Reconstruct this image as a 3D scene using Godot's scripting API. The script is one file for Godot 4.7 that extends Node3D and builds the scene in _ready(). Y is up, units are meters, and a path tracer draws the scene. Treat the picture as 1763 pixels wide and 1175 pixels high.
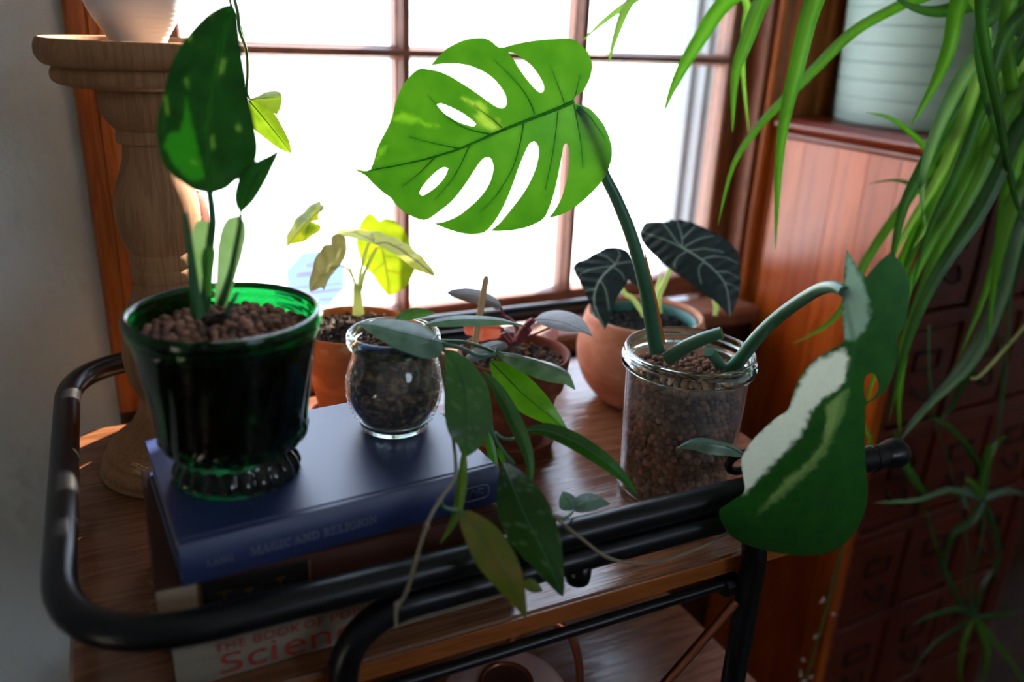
extends Node3D
# Potted plants on a bar cart in front of a bright window. Metres; the cart lies along x, the window wall is turned by WIN.

const TOP := 0.76
const BOOK_TOP := 0.874
var WIN := Basis(Vector3.UP, deg_to_rad(2.3))
var FACE := Vector3(-0.417, 0.358, 0.836)      # from the plants towards the room
var M := {}
var rng := RandomNumberGenerator.new()
var names := {}

# ------------------------------------------------------------------ nodes
func rebase(o: Node3D, at: Vector3) -> void:       # moves a thing's origin to its base, the shapes stay where they are
	for c in o.get_children(): c.position -= at
	o.position += o.basis * at

func numbered(called: String) -> String:
	names[called] = names.get(called, -1) + 1
	return called if names[called] == 0 else "%s_%03d" % [called, names[called]]

func thing(called: String, label: String, category: String, at := Vector3.ZERO, turn := 0.0, group := "") -> Node3D:
	var o := Node3D.new()
	o.name = numbered(called)
	add_child(o, true)
	o.position = at
	o.rotation.y = turn
	return tag(o, label, category, group)

func tag(o: Node3D, label: String, category: String, group := "", kind := "") -> Node3D:
	o.set_meta("label", label)
	o.set_meta("category", category)
	if group: o.set_meta("group", group)
	if kind: o.set_meta("kind", kind)
	return o

func obj(called: String, mesh: Mesh, mat: Material, parent: Node3D = null, at := Transform3D()) -> MeshInstance3D:
	var o := MeshInstance3D.new()
	o.name = called if parent else numbered(called)
	o.mesh = mesh
	o.material_override = mat
	(parent if parent else self).add_child(o, true)
	o.transform = at
	return o

func struct(called: String, mesh: Mesh, mat: Material, label: String, category: String, at := Transform3D()) -> MeshInstance3D:
	var o := obj(called, mesh, mat, null, at)
	tag(o, label, category, "", "structure")
	return o

func stuff(called: String, label: String, category: String, at := Vector3.ZERO) -> Node3D:
	var o := thing(called, label, category, at)
	o.set_meta("kind", "stuff")
	return o

func win(v: Vector3) -> Vector3: return WIN * v
func wt(v := Vector3.ZERO) -> Transform3D: return Transform3D(WIN, WIN * v)

# ------------------------------------------------------------------ materials
func noise(freq: float, kind := FastNoiseLite.TYPE_SIMPLEX_SMOOTH, octaves := 4, sd := 1) -> FastNoiseLite:
	var n := FastNoiseLite.new()
	n.noise_type = kind
	n.frequency = freq
	n.fractal_octaves = octaves
	n.seed = sd
	return n

func noise_tex(n: FastNoiseLite, side: int, ramp = null) -> NoiseTexture2D:
	var t := NoiseTexture2D.new()
	t.width = side
	t.height = side
	t.seamless = true
	t.noise = n
	if ramp:
		var g := Gradient.new()
		g.offsets = PackedFloat32Array(ramp[0])
		g.colors = PackedColorArray(ramp[1])
		t.color_ramp = g
	return t

func mat(c: Color, rough := 0.6, metal := 0.0) -> StandardMaterial3D:
	var m := StandardMaterial3D.new()
	m.albedo_color = c
	m.roughness = rough
	m.metallic = metal
	m.cull_mode = BaseMaterial3D.CULL_DISABLED
	return m

func tri(m: StandardMaterial3D, scale: Vector3, world := false) -> StandardMaterial3D:
	m.uv1_triplanar = true
	m.uv1_world_triplanar = world
	m.uv1_triplanar_sharpness = 4.0
	m.uv1_scale = scale
	return m

func bump(m: StandardMaterial3D, t: Texture2D, cm: float) -> StandardMaterial3D:
	m.heightmap_enabled = true
	m.heightmap_texture = t
	m.heightmap_scale = cm
	return m

func wood(stops: Array, cols: Array, scale: Vector3, rough: float, relief: float, sd: int, freq := 0.012) -> StandardMaterial3D:
	var n := noise(freq, FastNoiseLite.TYPE_SIMPLEX_SMOOTH, 5, sd)
	n.fractal_gain = 0.6
	var m := tri(mat(Color.WHITE, rough), scale)
	m.albedo_texture = noise_tex(n, 512, [stops, cols])
	if relief > 0.0: bump(m, noise_tex(n, 512), relief)
	return m

func clay(body: String, dark: String, bloom: String, sd: int) -> StandardMaterial3D:
	var m := tri(mat(Color.WHITE, 0.85), Vector3(7, 10, 7))
	m.albedo_texture = noise_tex(noise(0.009, FastNoiseLite.TYPE_SIMPLEX_SMOOTH, 5, sd), 256, [[0.0, 0.36, 0.55, 0.7, 0.85, 1.0], [C(dark), C(dark), C(body), C(body), C(bloom), C(bloom)]])
	return bump(m, noise_tex(noise(0.03, FastNoiseLite.TYPE_SIMPLEX_SMOOTH, 3, sd), 256), 0.02)

func tinted(m: StandardMaterial3D, c: Color) -> StandardMaterial3D:
	var d: StandardMaterial3D = m.duplicate()
	d.albedo_color = c
	return d

func leafy(back: Color, rough := 0.4, spec := 0.5) -> StandardMaterial3D:
	var m := mat(Color.WHITE, rough)
	m.vertex_color_use_as_albedo = true
	m.metallic_specular = spec
	if back.r + back.g + back.b > 0.0:
		m.backlight_enabled = true
		m.backlight = back
	return m

func clear_glass() -> StandardMaterial3D:
	var m := mat(Color(0.9, 0.95, 0.95, 0.03), 0.03)
	m.transparency = BaseMaterial3D.TRANSPARENCY_ALPHA
	return m

func solid_glass(c: Color) -> StandardMaterial3D:
	var m := mat(c, 0.02)
	m.albedo_color.a = 0.0
	m.refraction_enabled = true
	m.refraction_scale = 0.05
	return m

func C(h: String) -> Color: return Color.html(h)
func L(r: float, g: float, b: float) -> Color: return Color(r, g, b)          # linear, for vertex colours

# ------------------------------------------------------------------ geometry
func commit(v: PackedVector3Array, idx: PackedInt32Array, col := PackedColorArray(), outward := true) -> ArrayMesh:
	if outward:
		var vol := 0.0
		for i in range(0, idx.size(), 3):
			vol += v[idx[i]].dot(v[idx[i + 1]].cross(v[idx[i + 2]]))
		if vol > 0.0:                                    # front faces run clockwise
			for i in range(0, idx.size(), 3):
				var k := idx[i]
				idx[i] = idx[i + 1]
				idx[i + 1] = k
	var nn := PackedVector3Array()
	nn.resize(v.size())
	for i in range(0, idx.size(), 3):
		var a := idx[i]
		var b := idx[i + 1]
		var c := idx[i + 2]
		var n := (v[c] - v[a]).cross(v[b] - v[a])
		nn[a] += n
		nn[b] += n
		nn[c] += n
	for i in nn.size():
		nn[i] = nn[i].normalized() if nn[i].length_squared() > 1e-30 else Vector3.UP
	var arr := []
	arr.resize(Mesh.ARRAY_MAX)
	arr[Mesh.ARRAY_VERTEX] = v
	arr[Mesh.ARRAY_NORMAL] = nn
	arr[Mesh.ARRAY_INDEX] = idx
	if col.size() == v.size(): arr[Mesh.ARRAY_COLOR] = col
	var m := ArrayMesh.new()
	m.add_surface_from_arrays(Mesh.PRIMITIVE_TRIANGLES, arr)
	return m

func smooth(p: PackedVector3Array, n: int) -> PackedVector3Array:
	var out := PackedVector3Array()
	var last := p.size() - 1
	for i in n + 1:
		var x := float(i) / n * last
		var k := mini(int(x), last - 1)
		var t := x - k
		out.append(p[k].cubic_interpolate(p[k + 1], p[maxi(k - 1, 0)], p[mini(k + 2, last)], t))
	return out

# a profile of (radius, height); a repeated point makes a hard edge
func lathe(prof: Array, seg := 64, shape = null) -> ArrayMesh:
	var v := PackedVector3Array()
	var idx := PackedInt32Array()
	for j in prof.size():
		for i in seg:
			var a := TAU * i / seg
			var r: float = prof[j][0]
			var y: float = prof[j][1]
			if shape: r *= shape.call(a, y, j)
			v.append(Vector3(r * cos(a), y, r * sin(a)))
	for j in prof.size() - 1:
		if absf(prof[j][0] - prof[j + 1][0]) + absf(prof[j][1] - prof[j + 1][1]) < 1e-7: continue
		for i in seg:
			var a := j * seg + i
			var b := j * seg + (i + 1) % seg
			idx.append_array(PackedInt32Array([a, b, a + seg, b, b + seg, a + seg]))
	return commit(v, idx)

# rounds a profile with a spline so that few points give a smooth turning
func turned(prof: Array, per := 4) -> Array:
	var out := []
	for i in prof.size() - 1:
		var p0 = prof[maxi(i - 1, 0)]
		var p1 = prof[i]
		var p2 = prof[i + 1]
		var p3 = prof[mini(i + 2, prof.size() - 1)]
		if p1 == p2:
			out.append(p1)
			continue
		if p0 == p1 and i > 0: p0 = p1
		for k in per:
			var t := float(k) / per
			var q := Vector2(p1[0], p1[1]).cubic_interpolate(Vector2(p2[0], p2[1]), Vector2(p0[0], p0[1]), Vector2(p3[0], p3[1]), t)
			out.append([maxf(q.x, 0.0), q.y])
	out.append(prof[-1])
	return out

# tube along points; radii: one number or [start, end] or one per sample
func tube(p: PackedVector3Array, r0: float, r1 := -1.0, seg := 12, flat := 1.0, up := Vector3.ZERO) -> ArrayMesh:
	if r1 < 0.0: r1 = r0
	var v := PackedVector3Array()
	var idx := PackedInt32Array()
	var n := p.size()
	var side := Vector3.ZERO
	for i in n:
		var t := (p[mini(i + 1, n - 1)] - p[maxi(i - 1, 0)]).normalized()
		if i == 0:
			side = t.cross(up if up != Vector3.ZERO else (Vector3.UP if absf(t.y) < 0.9 else Vector3.RIGHT)).normalized()
		side = (side - t * side.dot(t)).normalized()
		var bi := t.cross(side)
		var r := lerpf(r0, r1, float(i) / (n - 1))
		for k in seg:
			var a := TAU * k / seg
			v.append(p[i] + (side * cos(a) + bi * sin(a) * flat) * r)
	for i in n - 1:
		for k in seg:
			var a := i * seg + k
			var b := i * seg + (k + 1) % seg
			idx.append_array(PackedInt32Array([a, a + seg, b, b, a + seg, b + seg]))
	for e in [0, n - 1]:
		var c := v.size()
		for k in seg: v.append(v[e * seg + k])
		v.append(p[e])
		for k in seg:
			var q := [c + k, c + (k + 1) % seg, c + seg]
			if e == 0: idx.append_array(PackedInt32Array([q[0], q[1], q[2]]))
			else: idx.append_array(PackedInt32Array([q[1], q[0], q[2]]))
	return commit(v, idx)

func add_flat(st: Array, p: Array) -> void:
	var v: PackedVector3Array = st[0]
	var idx: PackedInt32Array = st[1]
	var b := v.size()
	for q in p: v.append(q)
	for i in range(1, p.size() - 1): idx.append_array(PackedInt32Array([b, b + i, b + i + 1]))
	st[0] = v
	st[1] = idx

# a box with chamfered edges, centred
func box(s: Vector3, bev := 0.002) -> ArrayMesh:
	var st := [PackedVector3Array(), PackedInt32Array()]
	var h := s / 2.0
	bev = minf(bev, minf(h.x, minf(h.y, h.z)) * 0.9)
	var pt := func(x, y, z, ax):                            # the corner (x, y, z) on the face across ax
		var q := Vector3(x * (h.x - bev), y * (h.y - bev), z * (h.z - bev))
		q[ax] = [x, y, z][ax] * h[ax]
		return q
	for ax in 3:
		for sg in [-1, 1]:
			var quad := []
			for c in [[-1, -1], [1, -1], [1, 1], [-1, 1]]:
				var t := [0, 0, 0]
				t[ax] = sg
				t[(ax + 1) % 3] = c[0] * sg
				t[(ax + 2) % 3] = c[1]
				quad.append(pt.call(t[0], t[1], t[2], ax))
			add_flat(st, quad)
		var u := (ax + 1) % 3
		var w := (ax + 2) % 3
		for a in [-1, 1]:
			for b in [-1, 1]:
				var lo := [0, 0, 0]
				var hi := [0, 0, 0]
				lo[ax] = -1
				hi[ax] = 1
				for q in [lo, hi]:
					q[u] = a
					q[w] = b
				var quad := [pt.call(lo[0], lo[1], lo[2], u), pt.call(hi[0], hi[1], hi[2], u), pt.call(hi[0], hi[1], hi[2], w), pt.call(lo[0], lo[1], lo[2], w)]
				if a * b < 0: quad.reverse()
				add_flat(st, quad)
	for x in [-1, 1]:
		for y in [-1, 1]:
			for z in [-1, 1]:
				var t3 := [pt.call(x, y, z, 0), pt.call(x, y, z, 1), pt.call(x, y, z, 2)]
				if x * y * z < 0: t3.reverse()
				add_flat(st, t3)
	return commit(st[0], st[1])

# polygon (x, y) drawn out along z from z0 to z1, hard edges
func prism(poly: Array, z0: float, z1: float, soft := false) -> ArrayMesh:
	var v := PackedVector3Array()
	var idx := PackedInt32Array()
	var n := poly.size()
	var flat := PackedVector2Array()
	for q in poly: flat.append(Vector2(q[0], q[1]))
	if Geometry2D.is_polygon_clockwise(flat): flat.reverse()
	if soft:
		for z in [z0, z1]:
			for q in flat: v.append(Vector3(q.x, q.y, z))
		for i in n:
			var j := (i + 1) % n
			idx.append_array(PackedInt32Array([i, j, n + i, j, n + j, n + i]))
	else:
		for i in n:
			var a := flat[i]
			var b := flat[(i + 1) % n]
			var k := v.size()
			v.append_array(PackedVector3Array([Vector3(a.x, a.y, z0), Vector3(b.x, b.y, z0), Vector3(b.x, b.y, z1), Vector3(a.x, a.y, z1)]))
			idx.append_array(PackedInt32Array([k, k + 1, k + 2, k, k + 2, k + 3]))
	var tris := Geometry2D.triangulate_polygon(flat)
	for z in [z0, z1]:
		var k := v.size()
		for q in flat: v.append(Vector3(q.x, q.y, z))
		for i in range(0, tris.size(), 3):
			var q := [k + tris[i], k + tris[i + 1], k + tris[i + 2]]
			var ccw := (flat[tris[i + 1]] - flat[tris[i]]).cross(flat[tris[i + 2]] - flat[tris[i]]) > 0.0
			if ccw != (z == z1): q.reverse()
			idx.append_array(PackedInt32Array(q))
	return commit(v, idx)

func rounded_rect(x0: float, z0: float, x1: float, z1: float, r: float, n := 8) -> Array:
	var out := []
	for c in [[x1 - r, z1 - r, 0.0], [x0 + r, z1 - r, 0.5], [x0 + r, z0 + r, 1.0], [x1 - r, z0 + r, 1.5]]:
		for i in n + 1:
			var a: float = PI * (c[2] + 0.5 * i / n)
			out.append([c[0] + r * cos(a), c[1] + r * sin(a)])
	return out

# flat board lying in x-z with eased edges
func board(x0: float, z0: float, x1: float, z1: float, r: float, y0: float, y1: float, ease := 0.003) -> ArrayMesh:
	var v := PackedVector3Array()
	var idx := PackedInt32Array()
	var rings := [[0.0, y0 + ease], [ease, y0], [ease, y0], [ease, y1], [ease, y1], [0.0, y1 - ease]]
	rings = [[ease, y0], [0.0, y0 + ease], [0.0, y0 + ease], [0.0, y1 - ease], [0.0, y1 - ease], [ease, y1]]
	var n := 0
	for q in rings:
		var ring := rounded_rect(x0 + q[0], z0 + q[0], x1 - q[0], z1 - q[0], maxf(r - q[0], 0.001))
		n = ring.size()
		for c in ring: v.append(Vector3(c[0], q[1], c[1]))
	for j in [0, 2, 4]:
		for i in n:
			var a: int = j * n + i
			var b: int = j * n + (i + 1) % n
			idx.append_array(PackedInt32Array([a, b, a + n, b, b + n, a + n]))
	for e in [[0, 1], [5, -1]]:
		var k := v.size()
		for i in n: v.append(v[e[0] * n + i])
		for i in range(1, n - 1):
			idx.append_array(PackedInt32Array([k, k + i + 1, k + i] if e[1] > 0 else [k, k + i, k + i + 1]))
	return commit(v, idx)

# ------------------------------------------------------------------ leaves
func resample(p: PackedVector2Array, step: float, closed := true) -> PackedVector2Array:
	var out := PackedVector2Array()
	var n := p.size()
	var count := n if closed else n - 1
	for i in count:
		var a := p[(i - 1 + n) % n] if closed or i > 0 else p[0]
		var b := p[i]
		var c := p[(i + 1) % n]
		var d := p[(i + 2) % n] if closed or i + 2 < n else p[n - 1]
		# sharp corners stay sharp
		if closed and (b - a).normalized().dot((c - b).normalized()) < 0.25: a = b
		if closed and (c - b).normalized().dot((d - c).normalized()) < 0.25: d = c
		var k := maxi(1, int(b.distance_to(c) / step))
		for j in k: out.append(b.cubic_interpolate(c, a, d, float(j) / k))
	if not closed: out.append(p[n - 1])
	return out

func inside(q: Vector2, poly: PackedVector2Array) -> bool: return Geometry2D.is_point_in_polygon(q, poly)

func near_line(q: Vector2, line: PackedVector2Array) -> float:
	var best := 1e9
	for i in line.size() - 1:
		best = minf(best, q.distance_to(Geometry2D.get_closest_point_to_segment(q, line[i], line[i + 1])))
	return best

# how far the blade lifts off its flat plane at (x, y): bend = [fold along the midrib, droop across, droop along, ripple height, ripple length]
func lift(q: Vector2, bend: Array) -> float:
	return -bend[0] * sqrt(q.y * q.y + 4e-6) - bend[1] * q.y * q.y - bend[2] * q.x * q.x + bend[3] * sin(q.x * TAU / bend[4]) * minf(1.0, absf(q.y) / 0.02)

# d: frame, outline, holes, veins and patches in the leaf's own plane; look: base, vein colour, patch colours ...
func sheet(d: Dictionary, look: Dictionary, parent: Node3D, leaf_mat: Material, vein_mat: Material) -> MeshInstance3D:
	var step: float = look.get("step", 0.0026)
	var bend: Array = look.get("bend", [0.0, 0.0, 0.0, 0.0, 1.0])
	var edge := resample(d.out, step * 0.7)
	var pts := PackedVector2Array(edge)
	var holes := []
	for h in d.holes:
		var hr := resample(h, step * 0.7)
		holes.append(hr)
		pts.append_array(hr)
	var lo := edge[0]
	var hi := edge[0]
	for q in edge:
		lo = lo.min(q)
		hi = hi.max(q)
	var y := lo.y
	var row := 0
	var border := pts.duplicate()
	var cell := {}
	for q in border:
		var key := Vector2i((q / step).floor())
		if not cell.has(key): cell[key] = []
		cell[key].append(q)
	while y < hi.y:
		var x := lo.x + (0.5 * step if row % 2 else 0.0)
		while x < hi.x:
			var q := Vector2(x + rng.randf_range(-0.12, 0.12) * step, y + rng.randf_range(-0.12, 0.12) * step)
			x += step
			if not inside(q, edge): continue
			var ok := true
			for h in holes:
				if inside(q, h): ok = false
			var kc := Vector2i((q / step).floor())
			for ox in [-1, 0, 1]:
				for oy in [-1, 0, 1]:
					for b in cell.get(kc + Vector2i(ox, oy), []):
						if q.distance_to(b) < step * 0.55: ok = false
			if ok: pts.append(q)
		y += step * 0.866
		row += 1
	var wide := PackedVector2Array()                     # in millimetres, for the triangulation's tolerance
	for q in pts: wide.append(q * 1000.0)
	var tri := Geometry2D.triangulate_delaunay(wide)
	var idx := PackedInt32Array()
	for i in range(0, tri.size(), 3):
		var g := (pts[tri[i]] + pts[tri[i + 1]] + pts[tri[i + 2]]) / 3.0
		if not inside(g, edge): continue
		var ok := true
		for h in holes:
			if inside(g, h): ok = false
		if not ok: continue
		if (pts[tri[i + 1]] - pts[tri[i]]).cross(pts[tri[i + 2]] - pts[tri[i]]) > 0.0: idx.append_array(PackedInt32Array([tri[i], tri[i + 2], tri[i + 1]]))
		else: idx.append_array(PackedInt32Array([tri[i], tri[i + 1], tri[i + 2]]))
	var v := PackedVector3Array()
	var col := PackedColorArray()
	var base: Color = look.base
	var alt: Color = look.get("alt", base)
	var nz := noise(look.get("freq", 60.0), FastNoiseLite.TYPE_SIMPLEX_SMOOTH, 3, 7)
	var veins := []
	for q in d.veins: veins.append(resample(q, 0.004, false))
	var vc: Color = look.get("vein", base)
	var vw: float = look.get("vein_width", 0.0015)
	for q in pts:
		v.append(Vector3(q.x, q.y, lift(q, bend)))
		var c := base.lerp(alt, clampf(nz.get_noise_2d(q.x, q.y) * 0.9 + 0.5, 0.0, 1.0))
		for k in d.patches.size():
			var w: Vector2 = q + Vector2(nz.get_noise_2d(q.x * 2.0 + 9.0, q.y * 2.0), nz.get_noise_2d(q.x * 2.0, q.y * 2.0 + 5.0)) * look.get("ragged", 0.002)
			var ring: PackedVector2Array = d.patches[k]
			var gap := near_line(w, ring)
			gap = minf(gap, w.distance_to(Geometry2D.get_closest_point_to_segment(w, ring[ring.size() - 1], ring[0])))
			var share := smoothstep(-step, step, gap if inside(w, ring) else -gap)
			if share > 0.0: c = c.lerp(look.patch[mini(k, look.patch.size() - 1)], share * (1.0 - 0.12 * absf(nz.get_noise_2d(q.x * 3.0, q.y * 3.0))))
		for k in veins.size():
			var far := near_line(q, veins[k]) / (vw * (1.5 if k == 0 else 1.0))
			if far < 1.6: c = c.lerp(vc, clampf(1.6 - far, 0.0, 1.0) * look.get("vein_mix", 0.6))
		col.append(c)
	var o := obj("leaf", commit(v, idx, col, false), leaf_mat, parent, d.at)
	if vein_mat:
		for k in veins.size():
			var line := PackedVector3Array()
			for q in veins[k]: line.append(Vector3(q.x, q.y, lift(q, bend) + look.get("vein_rise", 0.0001)))
			var r: float = look.get("rib", 0.0011) * (1.0 if k == 0 else 0.38)
			obj("midrib" if k == 0 else "vein", tube(line, r, r * 0.3, 6, look.get("rib_flat", 0.6), Vector3(0, 0, 1)), vein_mat, o)
	return o

# a leaf or ribbon along a spine. kind: "leaf" pointed both ends, "ribbon" tapering to its tip. roll turns the face about the spine, fold makes a keel.
func blade(called: String, spine: PackedVector3Array, half: float, look: Dictionary, parent: Node3D, m: Material) -> MeshInstance3D:
	var n: int = look.get("n", 22)
	var p := smooth(spine, n)
	var kind: String = look.get("kind", "leaf")
	var across: int = look.get("across", 6)
	var fold: float = look.get("fold", 0.25)
	var roll: float = look.get("roll", 0.0)
	var face: Vector3 = look.get("face", FACE)
	var peak: float = look.get("peak", 0.45)
	var stripe = look.get("stripe", null)
	var base: Color = look.base
	var alt: Color = look.get("alt", base)
	var v := PackedVector3Array()
	var col := PackedColorArray()
	var idx := PackedInt32Array()
	var nz := noise(look.get("freq", 70.0), FastNoiseLite.TYPE_SIMPLEX_SMOOTH, 3, 3)
	for i in n + 1:
		var t := float(i) / n
		var d := (p[mini(i + 1, n)] - p[maxi(i - 1, 0)]).normalized()
		var nrm := (face - d * face.dot(d)).normalized().rotated(d, roll)
		var side := d.cross(nrm)
		var w: float = half
		if kind == "leaf":
			var u := pow(t, log(0.5) / log(peak))
			w *= pow(sin(PI * u), 0.85) * (1.0 if t < 0.8 else lerpf(1.0, 0.75, (t - 0.8) / 0.2))
		elif kind == "strap":
			w *= minf(1.0, 0.45 + t) * (1.0 if t < 0.7 else sqrt(maxf(0.0, 1.0 - pow((t - 0.7) / 0.3, 2.0))))
		else:
			w *= minf(0.55 + t * 3.0, 1.0) * (1.0 - pow(t, 3.5))
		w = maxf(w, 0.0003)
		for k in across + 1:
			var s := 2.0 * k / across - 1.0
			var q: Vector3 = p[i] + side * s * w - nrm * (absf(s) * fold * w + look.get("cup", 0.0) * s * s * w)
			v.append(q)
			var c := base.lerp(alt, clampf(nz.get_noise_3d(q.x, q.y, q.z) + 0.5, 0.0, 1.0))
			if stripe != null and absf(s) < 0.36: c = c.lerp(stripe, 0.75)
			if look.has("fleck") and nz.get_noise_3d(q.x * 7.0, q.y * 7.0, q.z * 7.0) > 0.36: c = c.lerp(look.fleck, 0.45)
			col.append(c)
	var r := across + 1
	for i in n:
		for k in across:
			var a := i * r + k
			idx.append_array(PackedInt32Array([a, a + 1, a + r, a + 1, a + r + 1, a + r]))
	var o := obj(called, commit(v, idx, col, false), m, parent)
	if look.has("rib"):
		var line := PackedVector3Array()
		for i in n:
			line.append(v[i * r + across / 2])
		obj("midrib", tube(line, look.rib, look.rib * 0.4, 6), look.rib_mat, o)
	return o

# ------------------------------------------------------------------ soil and pebbles
func soil_bed(parent: Node3D, r: float, depth: float, rough: float, dark: Material, bits: Array, count: int) -> void:
	var nz := noise(1.0 / 0.012, FastNoiseLite.TYPE_SIMPLEX_SMOOTH, 4, 11 + parent.get_index())
	var v := PackedVector3Array([Vector3(0, 0, 0)])
	var idx := PackedInt32Array()
	var rings := 14
	var seg := 48
	for j in range(1, rings + 1):
		for i in seg:
			var a := TAU * i / seg
			var rr := r * j / rings
			var q := Vector3(rr * cos(a), 0, rr * sin(a))
			q.y = nz.get_noise_2d(q.x, q.z) * rough * (0.5 if j == rings else 1.0)
			v.append(q)
	for i in seg:
		var q: Vector3 = v[v.size() - seg]
		v.append(Vector3(q.x * 0.92, -depth, q.z * 0.92))
	v.append(Vector3(0, -depth, 0))
	for i in seg: idx.append_array(PackedInt32Array([0, 1 + i, 1 + (i + 1) % seg]))
	for j in rings:
		for i in seg:
			var a := 1 + j * seg + i
			var b := 1 + j * seg + (i + 1) % seg
			idx.append_array(PackedInt32Array([a, a + seg, b, b, a + seg, b + seg]))
	for i in seg: idx.append_array(PackedInt32Array([v.size() - 1, 1 + rings * seg + (i + 1) % seg, 1 + rings * seg + i]))
	obj("soil_surface", commit(v, idx), dark, parent)
	for b in bits:
		var mm := MultiMesh.new()
		mm.transform_format = MultiMesh.TRANSFORM_3D
		mm.mesh = M.crumb
		mm.instance_count = int(count * b[1])
		for i in mm.instance_count:
			var a := rng.randf() * TAU
			var rr := r * 0.97 * sqrt(rng.randf())
			var s: float = b[2] * rng.randf_range(0.5, 1.5)
			var q := Vector3(rr * cos(a), 0, rr * sin(a))
			q.y = nz.get_noise_2d(q.x, q.z) * rough * 0.9 + s * 0.3
			var bs := Basis.from_euler(Vector3(rng.randf() * TAU, rng.randf() * TAU, rng.randf() * TAU)) * Basis.from_scale(Vector3(s, s * rng.randf_range(0.4, 0.9), s * rng.randf_range(0.5, 1.0)))
			mm.set_instance_transform(i, Transform3D(bs, q))
		var o := MultiMeshInstance3D.new()
		o.name = b[3]
		o.multimesh = mm
		o.material_override = b[0]
		o.set_meta("kind", "stuff")
		parent.add_child(o, true)

func ball(r: float, rough: float, sd: int) -> ArrayMesh:
	var v := PackedVector3Array()
	var idx := PackedInt32Array()
	var nz := noise(1.2, FastNoiseLite.TYPE_SIMPLEX_SMOOTH, 2, sd)
	var rows := 7
	var seg := 10
	for j in rows + 1:
		for i in seg:
			var a := TAU * i / seg
			var b := PI * j / rows
			var q := Vector3(sin(b) * cos(a), cos(b), sin(b) * sin(a))
			v.append(q * r * (1.0 + rough * nz.get_noise_3d(q.x, q.y, q.z)))
	for j in rows:
		for i in seg:
			var a := j * seg + i
			var b := j * seg + (i + 1) % seg
			idx.append_array(PackedInt32Array([a, b, a + seg, b, b + seg, a + seg]))
	return commit(v, idx)

func pebble(at: Vector3, k: float, label: String, group: String) -> void:
	var o := obj("clay_pebble", M.balls[rng.randi() % 4], M.clay[rng.randi() % M.clay.size()], null, Transform3D(Basis.from_euler(Vector3(rng.randf() * 6, rng.randf() * 6, 0)).scaled(Vector3.ONE * k), at))
	tag(o, label, "pebble", group)

func pebble_mass(called: String, label: String, places: PackedVector3Array, k: float) -> void:
	var mm := MultiMesh.new()
	mm.transform_format = MultiMesh.TRANSFORM_3D
	mm.use_colors = true
	mm.mesh = M.balls[0]
	mm.instance_count = places.size()
	for i in places.size():
		var s := k * rng.randf_range(0.85, 1.1)
		mm.set_instance_transform(i, Transform3D(Basis.from_euler(Vector3(rng.randf() * 6, rng.randf() * 6, 0)).scaled(Vector3.ONE * s), places[i]))
		mm.set_instance_color(i, M.clay_tones[rng.randi() % M.clay_tones.size()])
	var o := MultiMeshInstance3D.new()
	o.name = called
	o.multimesh = mm
	o.material_override = M.clay_mass
	add_child(o, true)
	tag(o, label, "pebbles", "", "stuff")

func scatter(r: float, gap: float, tries: int) -> PackedVector2Array:
	var out := PackedVector2Array()
	for i in tries:
		var a := rng.randf() * TAU
		var q := Vector2(cos(a), sin(a)) * r * sqrt(rng.randf())
		var ok := true
		for p in out:
			if p.distance_squared_to(q) < gap * gap:
				ok = false
				break
		if ok: out.append(q)
	return out

func lettering(parent: Node3D, called: String, s: String, fnt: String, height: float, at: Vector3, wide: float, m: Material, turn := 0.0) -> void:
	var f := SystemFont.new()
	f.font_names = PackedStringArray([fnt])
	var t := TextMesh.new()
	t.text = s
	t.font = f
	t.font_size = 48
	t.pixel_size = height / 48.0
	t.depth = 0.0004
	t.curve_step = 1.0
	t.horizontal_alignment = HORIZONTAL_ALIGNMENT_LEFT
	t.vertical_alignment = VERTICAL_ALIGNMENT_CENTER
	obj(called, t, m, parent, Transform3D(Basis(Vector3(0, 0, 1), turn) * Basis.from_scale(Vector3(wide, 1, 1)), at))

# ------------------------------------------------------------------ scene
func _ready() -> void:
	rng.seed = 20240611
	# camera, sky, sun, exposure
	var cam := Camera3D.new()
	cam.name = "camera"
	cam.position = Vector3(0, 1.175, 0)
	cam.rotation_degrees = Vector3(-21.0, -26.5, 2.54)
	cam.fov = 44.81
	cam.near = 0.02
	var lens := CameraAttributesPhysical.new()
	lens.frustum_focal_length = 28.0
	lens.frustum_focus_distance = 0.70
	lens.exposure_aperture = 2.6
	cam.attributes = lens
	cam.fov = 44.81
	add_child(cam)
	var env := Environment.new()
	env.background_mode = Environment.BG_SKY
	var sky := ProceduralSkyMaterial.new()
	sky.sky_top_color = C("c4d8f4")
	sky.sky_horizon_color = C("eaf2ff")
	sky.ground_horizon_color = C("eaf2ff")
	sky.ground_bottom_color = C("f4f4f2")
	env.sky = Sky.new()
	env.sky.sky_material = sky
	env.background_energy_multiplier = 6.0
	env.tonemap_mode = Environment.TONE_MAPPER_LINEAR
	env.tonemap_exposure = 1.25
	env.sdfgi_enabled = true
	env.ssao_enabled = true
	env.ssil_enabled = true
	var we := WorldEnvironment.new()
	we.name = "environment"
	we.environment = env
	add_child(we)
	var sun := DirectionalLight3D.new()
	sun.name = "sun"
	sun.light_color = C("fff0d8")
	sun.light_energy = 11.0
	sun.light_angular_distance = 0.6
	sun.shadow_enabled = true
	sun.sky_mode = DirectionalLight3D.SKY_MODE_LIGHT_ONLY
	sun.basis = Basis.looking_at(win(Vector3(-0.80, -0.42, 0.50)))
	add_child(sun)
	make_materials()
	room()
	window()
	outlet()
	cabinet()
	cart()
	books()
	candlestick()
	goblet()
	hoya_jar()
	left_pot()
	right_pot()
	round_pot()
	glass_cylinder()
	spider()
	kettle()

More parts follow.
